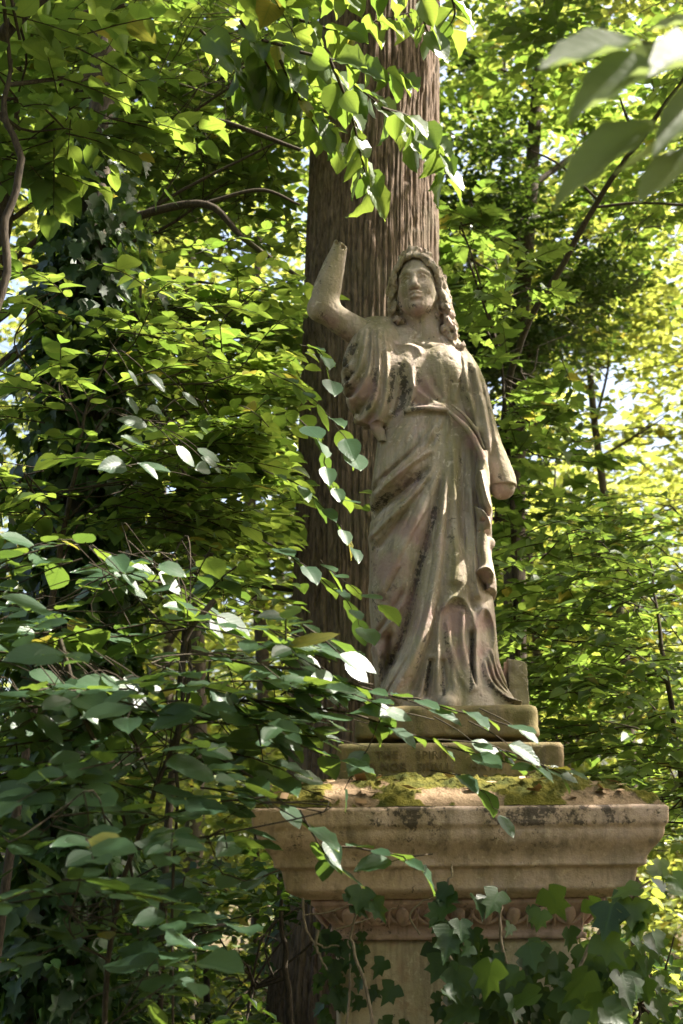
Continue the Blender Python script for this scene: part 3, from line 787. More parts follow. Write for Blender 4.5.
# trailing hem at the right foot
for o in (0, 6, 12):
    R_([(484 + o * .6, 660 - o), (490 + o * .8, 682 - o * .6), (506 + o * .6, 697 - o * .3), (524, 703)], 3, 14)
    V_([(487 + o * .6, 660 - o), (493 + o * .8, 680 - o * .6), (508 + o * .6, 694 - o * .3), (522, 700)], 2, 12)
loft(K, [(404, 382, 480), (420, 381, 484), (445, 377, 484), (470, 374, 484), (500, 371, 486), (540, 370, 487), (580, 370, 489), (610, 370, 494), (640, 372, 496), (665, 374, 499), (690, 375, 508), (705, 376, 518), (zb, 377, 524)],
     [(404, .125), (450, .15), (540, .175), (620, .195), (680, .215), (720, .235)], [(404, -.005), (720, 0)], sk, -.17, .012, p=2.25, back=.02)
# forward knee, and the foot under the arch
K.ell(S(455, 575, -.16), (.06, .05, .10), .05)
K.chain([S(452, 700, -.2), S(448, 704, -.26)], [.035, .028], .02)
for px, py, rx, rz, dy in ((455, 617, .030, .055, -.262), (456, 640, .032, .07, -.262), (457, 668, .032, .08, -.262), (485, 624, .020, .045, -.225), (484, 645, .018, .06, -.225)):
    K.ell(S(px, py, dy), (rx, .058, rz), .012, 's')
for pts in ([(447, 618), (449, 645), (459, 672), (470, 690)], [(463, 612), (462, 640), (466, 664), (474, 688)], [(455, 640), (453, 665), (456, 695)]):
    K.chain([S(x, y, -.196 - .0003 * (y - 610)) for x, y in pts], [.006, .009, .010], .012)
# knot of cloth low at the side, and the rock behind the hem
K.mesh('skirt', M_STATUE, sta, .0018, ATT)

# ---- mantle over the lowered arm, its rolled edge and the zigzag fall
lo = at(432, 700, 0) * [1, 0, 1] + [0, -.36, 0]; hi = at(530, 335, 0) * [1, 0, 1] + [0, .20, .03]; lo[2] = at(490, 620, -.1)[2]
Q = Vox(lo, hi, VX)
mn = Relief(430, 540, 330, 620)
for pts, w, a in (([(462, 352), (466, 380), (472, 408), (478, 436)], 4, 9), ([(474, 362), (480, 392), (486, 424), (490, 455)], 4, 9), ([(484, 378), (490, 410), (496, 446)], 4, 7)): mn.stroke(pts, w, a)
for pts, w, a in (([(468, 362), (473, 390), (480, 424)], 3, 9), ([(480, 372), (486, 402), (492, 436), (494, 460)], 3, 9), ([(466, 392), (476, 394), (486, 392)], 3, 5)): mn.stroke(pts, w, -a)
loft(Q, [(347, 448, 458), (356, 448, 468), (366, 448, 475), (384, 448, 484), (404, 449, 489), (420, 455, 492), (436, 464, 496), (452, 473, 501), (468, 480, 508), (482, 484, 513), (492, 488, 515)],
     [(345, .06), (370, .10), (410, .112), (450, .092), (492, .062)], [(345, -.01), (410, -.03), (492, -.07)], mn, -.13, .012, p=2.1)
Q.chain([S(447, 410, -.158), S(458, 420, -.162), S(468, 430, -.163), S(476, 443, -.160), S(482, 458, -.155), S(486, 472, -.148), S(487, 484, -.143)], [.007, .010, .0115, .0115, .0115, .010, .008], .010)
Q.chain([S(452, 405, -.150), S(464, 415, -.153), S(476, 430, -.150), S(484, 448, -.142)], [.004, .006, .006, .004], .010)
# zigzag fall below the hand
zig = Relief(455, 510, 470, 620)
zig.stroke([(468, 478), (470, 496), (476, 508), (484, 520), (490, 530)], 3, 14)
zig.stroke([(479, 470), (482, 490), (486, 505), (491, 512)], 3.5, 12)
zig.stroke([(474, 486), (479, 504), (488, 516)], 2.5, -14)
zig.stroke([(470, 578), (478, 572), (487, 573), (493, 580)], 3, 16)
zig.stroke([(478, 586), (488, 584)], 4, -20)
zig.stroke([(470, 530), (471, 550), (470, 572)], 3, 9)
loft(Q, [(462, 474, 490), (480, 470, 489), (500, 468, 490), (515, 470, 492), (528, 468, 491), (545, 466, 491), (562, 466, 491), (575, 467, 494), (586, 469, 496), (598, 474, 496)],
     [(462, .15), (500, .19), (560, .205), (598, .20)], [(462, -.0), (598, .01)], zig, -.17, .01, p=1.75)
Q.ell(S(489, 543, -.12), (.022, .03, .022), .012); Q.ell(S(488, 533, -.15), (.03, .03, .012), .012, 's'); Q.ell(S(483, 520, -.2), (.022, .02, .007), .008, 's')
Q.ell(cut, (.06, .08, .022), .004, 's')
Q.mesh('mantle', M_STATUE, sta, .0018, ATT)

# ---- broken block behind the trailing hem
Kb = Vox(at(500, 715, .1) * [1, 0, 1] + [0, -.2, -.03], at(535, 650, .1) * [1, 0, 1] + [0, .25, .03], .004)
Kb.lo[2] = PZ - .02; Kb = Vox(Kb.lo, Kb.lo + Kb.h * Kb.n + [0, 0, .1], .004)
c = at(516, 690, .02); sl, X_, Y_, Z_ = Kb.box(Kb.lo, Kb.lo + Kb.h * Kb.n)
zt = at(516, 663, .02)[2]
Kb.phi = np.maximum(np.maximum(np.abs(X_ - c[0] - .02 * (zt - Z_)) - .034, np.abs(Y_ - .02) - .06), np.maximum(PZ - .004 - Z_, Z_ - zt + .35 * (X_ - c[0]))).astype(np.float32)
Kb.phi += (fbm(np.stack(np.broadcast_arrays(X_, Y_, Z_), -1), 25, 2) * .006).astype(np.float32)
Kb.mesh('broken_support', M_STATUE, sta, .002, ATT)
# ------------------------------------------------------------------ foliage tools
def nrmz(v): return v / (np.linalg.norm(v, axis=-1, keepdims=True) + 1e-9)
def _grid_leaf():
    v = np.array([0, .07, .2, .36, .53, .7, .85, .95, 1.0]); w = np.array([.03, .45, .83, 1., .97, .76, .44, .16, 0])
    P = []; 
    for a, b in zip(v, w):
        for u in (-1, -.5, 0, .5, 1): P.append((u * b, a, .20 * abs(u) * b - .16 * a * a + (.05 * math.sin(a * 19 + u * 2) * abs(u) ** 3)))
    F = [[i * 5 + j, i * 5 + j + 1, i * 5 + 6 + j, i * 5 + 5 + j] for i in range(8) for j in range(4)]
    U = np.array([(u, a, 0) for a in v for u in (-1, -.5, 0, .5, 1)], float)
    return np.array(P), np.array(F), U
def _mid_leaf():
    P = np.array([(0, 0, 0), (-.78, .25, .13), (-.72, .66, .09), (0, 1, -.14), (.72, .66, .09), (.78, .25, .13), (0, .5, -.03)])
    F = np.array([[0, 6, 2, 1], [6, 3, 2, 2], [0, 5, 4, 6], [6, 4, 3, 3]])
    return P, np.array([[0, 6, 2, 1], [0, 5, 4, 6]]), P * [1, 1, 0], np.array([[6, 3, 2], [6, 4, 3]])
def _lobed(outline, n_in=0):
    O = np.array(outline); full = np.vstack([O, (O[-2:0:-1] if abs(O[0, 0]) < 1e-6 else O[::-1]) * [-1, 1]])
    z = .10 * np.abs(full[:, 0]) - .10 * full[:, 1] ** 2
    P = np.vstack([np.column_stack([full, z]), [[0, .35, -.03]]]); n = len(full)
    F = np.array([[i, n, (i + 1) % n] for i in range(n)])
    return P, F, np.column_stack([P[:, 0], P[:, 1], P[:, 0] * 0])
def _fine_leaf():
    v = [0, .16, .38, .62, .84, 1.0]; w = [.04, .72, 1., .88, .45, 0]
    P = [(u * b, a, .16 * abs(u) * b - .15 * a * a) for a, b in zip(v, w) for u in (-1, 0, 1)]
    F = [[i * 3 + j, i * 3 + j + 1, i * 3 + 4 + j, i * 3 + 3 + j] for i in range(5) for j in range(2)]
    return np.array(P), np.array(F), np.array([(u, a, 0) for a in v for u in (-1, 0, 1)], float)
TPL = {'near': _grid_leaf(), 'fine': _fine_leaf(), 'mid': _mid_leaf(),
       'ivy': _lobed([(0, .05), (.20, -.12), (.46, -.08), (.72, .02), (1.05, .20), (.80, .38), (.58, .47), (.64, .62), (.74, .80), (.48, .76), (.30, .78), (.14, .98), (0, 1.16)]),
       'maple': _lobed([(0, .05), (.25, -.02), (.55, -.05), (.60, .10), (.95, .28), (.78, .40), (1.0, .66), (.70, .66), (.50, .62), (.42, .78), (.30, .84), (.16, 1.0), (0, 1.14)])}

class Leaves:
    def __init__(s): s.a = []
    def add(s, pos, d, n, L): s.a.append((pos, d, n, L))
    def cat(s): return [np.concatenate([x[i] for x in s.a]) for i in range(4)]
    def build(s, name, mat, parent, tpl='mid', wid=.30, keep=None, seed=1, flat=1.0):
        pos, d, n, L = s.cat()
        m = np.ones(len(pos), bool) if keep is None else keep(pos)
        pos, d, n, L = pos[m], nrmz(d[m]), n[m], L[m]
        if not len(pos): return None
        side = nrmz(np.cross(d, n)); n = np.cross(side, d)
        T = TPL[tpl]; P, F, U = T[:3]
        g = np.random.default_rng(seed)
        N = len(pos)
        wv = wid * g.uniform(.82, 1.18, N); cup = g.uniform(.2, 1.9, N) * flat; bend = g.normal(0, .10, N) * flat
        V = pos[:, None] + L[:, None, None] * (P[None, :, 1, None] * d[:, None] + P[None, :, 0, None] * wv[:, None, None] * side[:, None]
                                               + (P[None, :, 2] * wv[:, None] * 2.2 * cup[:, None] + bend[:, None] * P[None, :, 1] ** 2 * 1.0)[..., None] * n[:, None])
        k = len(P)
        off = np.arange(N)[:, None, None] * k
        Fs = [(F[None] + off).reshape(-1, F.shape[1])]
        if len(T) > 3: Fs.append((T[3][None] + off).reshape(-1, 3))
        rn = np.repeat(g.random(N), k)
        return mesh_np(name, V.reshape(-1, 3), Fs, mat, parent, True, {'rnd': rn}, np.tile(U, (N, 1)))

def sprays(C, az, el, Ls, nl, leaf, droop=.12, tilt=.28, ang=50, g=rng, zig=True):
    """flat sprays: alternate leaves along a drooping twig. returns leaf arrays and the twig lines"""
    N = len(C); k = np.arange(nl); s = (k + .7) / nl
    dh = np.stack([np.cos(az) * np.cos(el), np.sin(az) * np.cos(el), np.sin(el)], -1)
    lat = np.stack([-np.sin(az), np.cos(az), 0 * az], -1)
    sd = np.where(k % 2 == 0, 1., -1.)
    pos = C[:, None] + dh[:, None] * (s[None, :, None] * Ls[:, None, None])
    pos[..., 2] -= droop * s[None] ** 2 * Ls[:, None]
    a = np.radians(ang + g.normal(0, 13, (N, nl))) * (1 - .75 * (k == nl - 1))
    d = dh[:, None] * np.cos(a)[..., None] + sd[None, :, None] * lat[:, None] * np.sin(a)[..., None]
    d[..., 2] += -droop * 1.2 * s + g.normal(0, .16, (N, nl))
    base = np.stack([g.normal(0, tilt * .7, N), g.normal(0, tilt * .7, N), np.ones(N)], -1)
    n = base[:, None] + g.normal(0, tilt, (N, nl, 3)) * [1, 1, .2]
    L = leaf * np.clip(g.normal(.95, .22, (N, nl)), .45, 1.4) * (.75 + .35 * np.sin(np.pi * np.clip(s, .1, .95)))[None]
    tw = np.stack([C, C + dh * (Ls * .5)[:, None] - [0, 0, 1] * (droop * .25 * Ls)[:, None], C + dh * (Ls * .96)[:, None] - [0, 0, 1] * (droop * .92 * Ls)[:, None]], 1)
    return (pos.reshape(-1, 3), nrmz(d.reshape(-1, 3)), nrmz(n.reshape(-1, 3)), L.ravel()), tw

def in_blob(c, r, n, g, gap=.0, gs=1.2):
    """points in an ellipsoid, with noise-shaped gaps"""
    c = np.array(c); r = np.array(r)
    u = nrmz(g.normal(0, 1, (n * 4, 3))) * (g.random(n * 4) ** .42)[:, None]
    P = c + u * r
    ok = fbm(P + 31.0, gs, 2) > gap
    P = P[ok][:n] if ok.sum() > 4 else P[:n]
    return P

# aim points for sun spots; leaves on the ray to the sun are cut away
SUNHOLES = []
def hole(px, py, Y, r): SUNHOLES.append((at(px, py, Y), r + .04))
def sunlit(P, grow=1.0, add=0.0):
    m = np.zeros(len(P), bool)
    for c, r in SUNHOLES:
        v = P - c; t = v @ SUN
        m |= (t > .25) & (((v - t[:, None] * SUN) ** 2).sum(1) < ((r + add) * grow * (.75 + .5 * np.abs(fbm(P * 1.0, 3.0, 1)))) ** 2)
    return m
POLY = np.array([(300, 225), (352, 225), (372, 300), (384, 246), (450, 246), (470, 330), (505, 400), (530, 500), (512, 560), (508, 640), (545, 690), (545, 700), (345, 700), (362, 560), (362, 470), (330, 420), (330, 350), (300, 310)], float)
def in_poly(px, py, poly):
    c = np.zeros(len(px), bool); j = len(poly) - 1
    for i in range(len(poly)):
        xi, yi = poly[i]; xj, yj = poly[j]
        c ^= ((yi > py) != (yj > py)) & (px < (xj - xi) * (py - yi) / (yj - yi + 1e-12) + xi)
        j = i
    return c
TRK = np.array([(318, -50), (440, -50), (440, 260), (380, 260), (372, 420), (372, 690), (330, 700), (288, 700), (296, 400), (306, 150)], float)
PED = np.array([(330, 700), (548, 700), (575, 745), (680, 800), (660, 850), (600, 905), (300, 905), (250, 830), (250, 800), (330, 760)], float)
def clear(P, front=True):
    """nothing grows through the statue, the pedestal or the big trunk, nor through the air kept open in front of them"""
    x, y, z = P.T
    b = (np.abs(x - MX) < .70) & (np.abs(y) < .70) & (z > CZ - .35) & (z < CZ + .12)
    b |= (np.abs(x - MX) < sh_h + .02) & (np.abs(y) < sh_h + .02) & (z < CZ)
    b |= (np.hypot(x - PLX, y) < .40) & (z > CZ) & (z < 4.1)
    b |= (np.hypot(x - TRX, y - TRY) < .46)
    if front:
        px, py, d = proj(P)
        f = (y < .1) & (d > .1)
        b |= f & (in_poly(px, py, POLY) | in_poly(px, py, PED))
        jx = vnoise(x * 5, y * 5, z * 5) * 34 + vnoise(x * 1.7, y * 1.7, z * 1.7 + 9) * 22
        b |= (y < TRY) & (d > .1) & in_poly(px + jx, py, TRK)
    return ~b

def plant(name, label, cat, trunk, trad, blobs, leaf, mat, bmat, tpl='mid', wid=.32, nl=11, slen=(.35, .6), seed=1, group=None, keep=None, holes=True, gap=-.1, gs=1.3,
          tilt=.28, droop=.14, twigs=False, limbs=True, front=True, trunk_seg=12, el_sd=.2, azf=None, cname='crown', extra=None, ang=50, lw=1.0, flat=1.0, lean=None):
    g = np.random.default_rng(seed)
    T = cr(trunk, 30)
    root = thing(name, label, cat, T[0], group)
    mb = MB(); mb.tube(trunk, trad, trunk_seg, 30, wob=.004); 
    # root swelling
    lv = Leaves(); lv2 = Leaves(); bb = MB(); nb = 0
    for c, r, n in blobs:
        P = in_blob(c, r, n, g, gap, gs)
        az = g.uniform(0, 2 * math.pi, len(P)) if azf is None else azf + g.normal(0, .7, len(P))
        out = np.arctan2(P[:, 1] - T[-1, 1], P[:, 0] - T[-1, 0])
        if azf is None: az = np.where(g.random(len(P)) < .6, out + g.normal(0, .8, len(P)), az)
        el = g.normal(.03, el_sd, len(P))
        L = g.uniform(slen[0], slen[1], len(P))
        A, tw = sprays(P, az, el, L, nl, leaf, droop, tilt, ang, g)
        if lean is not None:
            A = (A[0], A[1], nrmz(A[2] + np.array(lean) * g.uniform(.3, 1.3, (len(A[2]), 1))), A[3])
        lv.add(*A)
        if limbs:
            c = np.array(c)
            zt = c[2] - .9 * np.hypot(c[0] - T[:, 0], c[1] - T[:, 1]) * .5
            i = np.abs(T[:, 2] - zt).argmin(); i = min(i, 28)
            st = T[i]; rad0 = np.interp(i / 29, np.linspace(0, 1, len(trad)), trad) * .5
            mid = (st + c) / 2 + g.normal(0, .12, 3) + [0, 0, .12]
            lim = [st, mid, c]
            b1 = bb.tube(lim, [max(rad0, .008) * lw, max(rad0 * .6, .006) * lw, .006 * lw], 6, 12); nb += 1
            for q in range(min(9, max(3, len(P) // 9))):
                e = P[g.integers(len(P))]; s0 = b1[g.integers(4, 11)]
                if clear((s0 * .4 + e * .6)[None], front)[0] and clear(e[None], front)[0]:
                    bb.tube([s0, (s0 + e) / 2 + g.normal(0, .05, 3), e], [(.009 if max(r) > .8 else .006) * lw, .005 * lw, .003 * lw], 5, 6)
        if twigs:
            ok = clear(tw[:, 1], front) & clear(tw[:, 2], front) & clear(tw[:, 0], front)
            if keep is not None: ok &= keep(tw[:, 1])
            for t in tw[ok]: bb.tube(list(t), [.003, .0022, .0012], 4, 4)
    if extra: extra(lv2, bb, g)
    def kp(P):
        m = clear(P, front)
        if holes: m &= ~sunlit(P)
        if keep is not None: m &= keep(P)
        return m
    mb.build('trunk' if cat == 'tree' else 'stem', bmat, root)
    if bb.V: bb.build('branches', bmat, root)
    lv.build(cname, mat, root, tpl, wid, kp, seed, flat)
    if lv2.a: lv2.build('spray', mat, root, tpl, wid, None, seed + 1, flat)
    return root
# ------------------------------------------------------------------ sun holes
TRX, TRY = float(at(369, 500, 2.3)[0]), 2.3
for a in ((426, 350, -.18, .045), (446, 352, -.17, .03), (462, 362, -.15, .01), (412, 346, -.16, .01), (485, 478, -.16, .02), (487, 496, -.16, .02), (488, 540, -.17, .01), (488, 560, -.16, .02), (464, 572, -.2, .02),
          (330, 794, -.58, .02), (400, 788, -.55, .03), (452, 788, -.52, .07), (439, 150, 2.2, .20), (440, 225, 2.2, .20), (439, 90, 2.2, .18), (440, 190, 2.2, .18), (441, 255, 2.2, .12),
          (85, 690, -1.2, .20), (30, 715, -1.2, .12), (150, 580, -1.1, .12), (190, 640, -1.1, .10), (300, 655, -1.1, .13), (345, 675, -1.0, .10), (360, 720, -1.0, .08), (420, 700, -1, .08), (470, 735, -1, .10), (540, 765, -.9, .06), (480, 800, -1, .06),
          (400, 110, -.8, .4), (310, 60, -.8, .45), (440, 190, -.8, .2), (350, 190, -.8, .2), (330, 500, -.6, .2), (130, 380, 0, .12), (190, 420, 0, .10), (170, 470, 0, .1), (240, 330, .5, .15), (100, 440, 0, .08), (120, 180, 1.5, .4), (30, 90, 1, .3), (220, 60, 1.5, .4), (60, 260, 1, .2), (260, 200, 1.5, .3),
          (560, 600, 2, .15), (620, 640, 2, .15), (590, 700, 2, .12), (650, 560, 3, .2), (530, 570, 2, .1), (660, 740, 2, .15), (520, 300, 3, .3), (500, 420, 3, .25), (470, 260, 3, .25), (600, 480, 4, .35), (610, 95, -3.2, .10)): hole(*a)

# ------------------------------------------------------------------ ground
def ground():
    n = 121; x = np.sinh(np.linspace(-5.2, 5.2, n)) * 2.0
    X, Y = np.meshgrid(x, x)
    Z = vnoise(X * .25, Y * .25, X * 0) * .10 + vnoise(X * 1.3, Y * 1.3, X * 0 + 4) * .03
    Z = Z * np.clip((np.hypot(X - MX, Y) - .5) / 2, .15, 1) - .03
    V = np.stack([X, Y, Z], -1).reshape(-1, 3)
    i = np.arange(n - 1)[:, None] * n; j = np.arange(n - 1)[None]
    F = np.stack([i + j, i + j + 1, i + n + j + 1, i + n + j], -1).reshape(-1, 4)
    M = Mt('woodland_soil'); P = M.pos()
    c = M.mix(M.ramp(M.noise(3, 6, P, .7), .4, .6), (.055, .04, .025), (.13, .095, .055))
    c = M.mix(M.ramp(M.noise(1.1, 6, P, .65), .5, .58), c, (.045, .07, .02))
    o = mesh_np('ground', V, F, M.done(c, .95, M.bump(M.noise(30, 5, P), .8, .03), .1))
    tag(o, 'brown woodland soil with leaf litter and green patches', 'ground', kind='structure')
ground()

# ------------------------------------------------------------------ the big tree behind the statue
def big_trunk(root):
    # two edges surveyed up the trunk, at its own distance
    rows = [(1010, 262, 470), (960, 268, 462), (900, 274, 456), (800, 283, 449), (700, 289, 446), (600, 291, 444), (400, 298, 441), (200, 306, 439), (100, 311, 440), (0, 319, 440), (-150, 330, 441)]
    A = np.array([at(l, r, TRY) for r, l, q in rows]); B = np.array([at(q, r, TRY) for r, l, q in rows])
    z = (A[:, 2] + B[:, 2]) / 2; c = (A[:, 0] + B[:, 0]) / 2; rad = (B[:, 0] - A[:, 0]) / 2 * .985
    z = np.concatenate([[-.15, .1], z[z > .3], [8.5, 14]]); m = len(z) - 4
    c = np.concatenate([[c[0], c[0]], c[-m:], [c[-1] + .05, c[-1] + .2]]); rad = np.concatenate([[.62, .52], rad[-m:], [rad[-1] * .88, .12]])
    nz, nt = 1100, 640
    zz = np.linspace(-.1, 10.5, nz); C = np.interp(zz, z, c); Rr = np.interp(zz, z, rad)
    k = np.hanning(41); k /= k.sum(); C = np.convolve(np.pad(C, 20, mode='edge'), k, 'valid'); Rr = np.convolve(np.pad(Rr, 20, mode='edge'), k, 'valid')
    th = np.linspace(0, 2 * math.pi, nt, endpoint=False)
    TH, ZZ = np.meshgrid(th, zz)
    # bark: braided vertical ridges split by fissures
    Q = np.stack([np.cos(TH) * 2.0, np.sin(TH) * 2.0, ZZ * .35], -1)
    wob = fbm(Q * [1, 1, 4.0], 1.8, 3) * .26
    u = TH / (2 * math.pi) * 70 + wob * 1.5
    ridge1 = 1 - np.abs(2 * (u - np.floor(u)) - 1)
    idx = np.floor(u)
    Q2 = np.stack([np.cos(TH) * 9, np.sin(TH) * 9, ZZ * 1.5], -1)
    n1 = fbm(Q2, 1.0, 4); n2 = 1 - np.abs(fbm(Q2 * [1.1, 1.1, .8] + 7, 1.3, 3)) * 2.2
    brk = vnoise(idx * 3.1, ZZ * 9 + idx * 1.7, idx * 0)
    d = .0095 * np.clip(ridge1 * 2.0 + .35 * n1, 0, 1) + .004 * n1 + .007 * np.clip(n2, -.5, 1) - .010 * np.clip(brk * 2.4 - .7, 0, 1)
    flute = .03 * np.sin(TH * 5 + 1.2) * np.exp(-ZZ / .9) + .012 * np.sin(TH * 3 + .5 + ZZ * .12)
    rr = Rr[:, None] * (1 + flute) + d - .014
    V = np.stack([C[:, None] + rr * np.cos(TH), TRY + rr * np.sin(TH), ZZ], -1).reshape(-1, 3)
    i = np.arange(nz - 1)[:, None] * nt; j = np.arange(nt)[None]; j2 = (j + 1) % nt
    F = np.stack([i + j, i + j2, i + nt + j2, i + nt + j], -1).reshape(-1, 4)
    mesh_np('trunk', V, F, M_BARK, root)
big = thing('tall_tree', 'tall tree with a thick straight furrowed trunk right behind the statue', 'tree', (TRX, TRY, 0))
big_trunk(big)
def big_crown():
    g = np.random.default_rng(77); lv = Leaves(); bb = MB()
    # limbs leave above the picture; their leaves roof the clearing and shade the statue
    cs = []
    for k in range(92):
        x = g.uniform(-3.5, 8.0); y = g.uniform(-4.5, 6.5); z = g.uniform(7.2, 10.5)
        cs.append((np.array([x, y, z]), np.array([1.15, 1.15, .45])))
    for c, r in cs:
        P = in_blob(c, r, 84, g, -.25, 1.2)
        A, tw = sprays(P, g.uniform(0, 6.28, len(P)), g.normal(0, .2, len(P)), g.uniform(.4, .7, len(P)), 10, .12, .15, .3, 50, g)
        lv.add(*A)
        s0 = np.array([TRX + .1, TRY, g.uniform(6.9, 9.5)])
        L_ = cr([s0, (s0 + c) / 2 + [0, 0, .35], c], 40); qx, qy, qd = proj(L_)
        if not sunlit(L_, 1.2).any() and not ((qd > 0) & (qy > -15) & (qx > -10) & (qx < 693)).any(): bb.tube([s0, (s0 + c) / 2 + [0, 0, .35], c], [.09, .05, .012], 7, 14)
    bb.build('branches', M_BARK2, big)
    def kp(P):
        px, py, d = proj(P)
        return clear(P) & ~sunlit(P, 1, .06) & ~((py > -10) & (px > -20) & (px < 703) & (P[:, 1] < 1.5))
    lv.build('crown', L_HORN, big, 'mid', .36, kp, 5)
big_crown()
# ------------------------------------------------------------------ plants
def bl(px, py, Y, rx, ry, rz, n): return (at(px, py, Y), (rx, ry, rz), n)
def gp(px, py, Y): return tuple(float(v) for v in at(px, py, Y))

# hornbeam to the left of the big trunk: fills the upper left
hb = (-2.1, 2.4)
plant('hornbeam_tree', 'spreading bright green hornbeam with an arching bare bough left of the thick trunk', 'tree',
      [(hb[0], hb[1], -.05), (hb[0] + .1, hb[1], 1.5), (hb[0] - .05, hb[1] - .1, 3.2), (hb[0] + .2, hb[1] - .1, 5.5), (hb[0] + .1, hb[1], 7.5)], [.10, .085, .07, .05, .02],
      [bl(60, 60, 2.0, .8, .8, .5, 70), bl(170, 90, 2.2, .8, .8, .5, 80), bl(270, 60, 1.6, .6, .7, .45, 70), bl(230, 180, 2.4, .7, .8, .45, 70), bl(130, 200, 2.8, .7, .7, .4, 50),
       bl(270, 290, 2.4, .45, .7, .35, 40), bl(180, 310, 2.2, .6, .7, .4, 60), bl(250, 380, 2.6, .5, .8, .4, 45), bl(120, -20, 1.8, 1.0, .9, .4, 70), bl(300, 130, 1.7, .4, .5, .4, 40), bl(-40, 150, 2.0, .5, .7, .8, 50), bl(280, 470, 2.6, .4, .6, .35, 30), bl(190, 440, 2.2, .6, .6, .4, 45), bl(240, 540, 2.6, .5, .6, .4, 40)],
      .088, L_HORN, M_TWIGD, tpl='fine', wid=.31, nl=11, seed=21, lw=.7, gap=-.12, twigs=True, tilt=.3,
      extra=lambda lv, bb, g: (bb.tube([gp(60, 250, 1.9), gp(120, 222, 1.7), gp(203, 204, 1.6), gp(245, 240, 1.6), gp(303, 280, 1.6)], [.03, .024, .02, .015, .009], 7, 26),
                               bb.tube([gp(203, 204, 1.6), gp(260, 190, 1.6), gp(300, 205, 1.6)], [.012, .01, .006], 6, 12), bb.tube([gp(100, 140, 1.5), gp(170, 128, 1.5), gp(215, 120, 1.5), gp(300, 150, 1.5)], [.014, .016, .014, .01], 6, 18),
                               bb.tube([gp(-10, 60, 1.2), gp(45, 52, 1.2), gp(75, 18, 1.2), gp(125, 5, 1.2)], [.03, .024, .02, .014], 6, 18), bb.tube([gp(45, 52, 1.2), gp(70, 90, 1.3), gp(60, 140, 1.4)], [.018, .014, .01], 6, 12),
                               bb.tube([gp(190, 580, 2.2), gp(210, 556, 2.2), gp(270, 545, 2.2), gp(300, 556, 2.2)], [.02, .024, .02, .014], 6, 16), bb.tube([gp(195, 590, 2.2), gp(245, 585, 2.3), gp(295, 590, 2.3)], [.02, .016, .014], 6, 12)))

# branch of lime leaves hanging in front of the upper trunk: its own small tree, standing left of the statue
def lime_extra(lv, bb, g):
    runs_ = [([(262, 40), (300, 52), (345, 78), (382, 108), (420, 150)], 15), ([(300, 20), (340, 30), (380, 20), (420, 10)], 10), ([(330, 60), (350, 110), (362, 160), (370, 190)], 10), ([(382, 108), (415, 120), (440, 150), (447, 180)], 9),
             ([(280, 60), (300, 100), (320, 130), (345, 150)], 11), ([(420, -10), (424, 20), (432, 45)], 5), ([(240, 20), (270, 70), (285, 100)], 10), ([(300, 52), (360, 66), (400, 74)], 8), ([(250, -20), (320, -6), (400, -16)], 12), ([(200, 30), (230, 60), (252, 95)], 9), ([(450, -8), (455, 12), (448, 30)], 4)]
    for pts, n in [(q, int(k * 1.45)) for q, k in runs_]:
        Y = -.8 + g.normal(0, .12)
        P = cr([gp(x, y, Y + .1 * i) for i, (x, y) in enumerate(pts)], n + 1)
        bb.tube(list(P), [.006, .004, .002], 5, 14)
        T = nrmz(np.gradient(P, axis=0)); 
        for i in range(1, n + 1):
            lat = nrmz(np.cross(T[i], [0, -.35, 1])) * (1 if i % 2 else -1)
            d = nrmz(T[i] * .6 + lat * .7 + [0, -.1, -.75 + g.normal(0, .3)]); nn = nrmz(np.array([g.normal(0, .5), -.55 + g.normal(0, .35), .75]))
            lv.add(P[i][None], d[None], nn[None], np.array([.115 * g.uniform(.65, 1.15)]))
plant('lime_tree', 'slender lime tree whose sunlit leaves hang in front of the upper trunk', 'tree', [(-1.75, -.7, -.05), (-1.7, -.75, 2), (-1.5, -.85, 3.6), (-.95, -.85, 4.6), gp(240, -20, -.8)], [.05, .045, .035, .02, .008],
      [bl(180, -60, -.7, .4, .4, .2, 14)], .105, L_HORN, M_TWIGD, tpl='near', wid=.38, nl=9, seed=5, twigs=True, extra=lime_extra, front=False, limbs=False, holes=True)

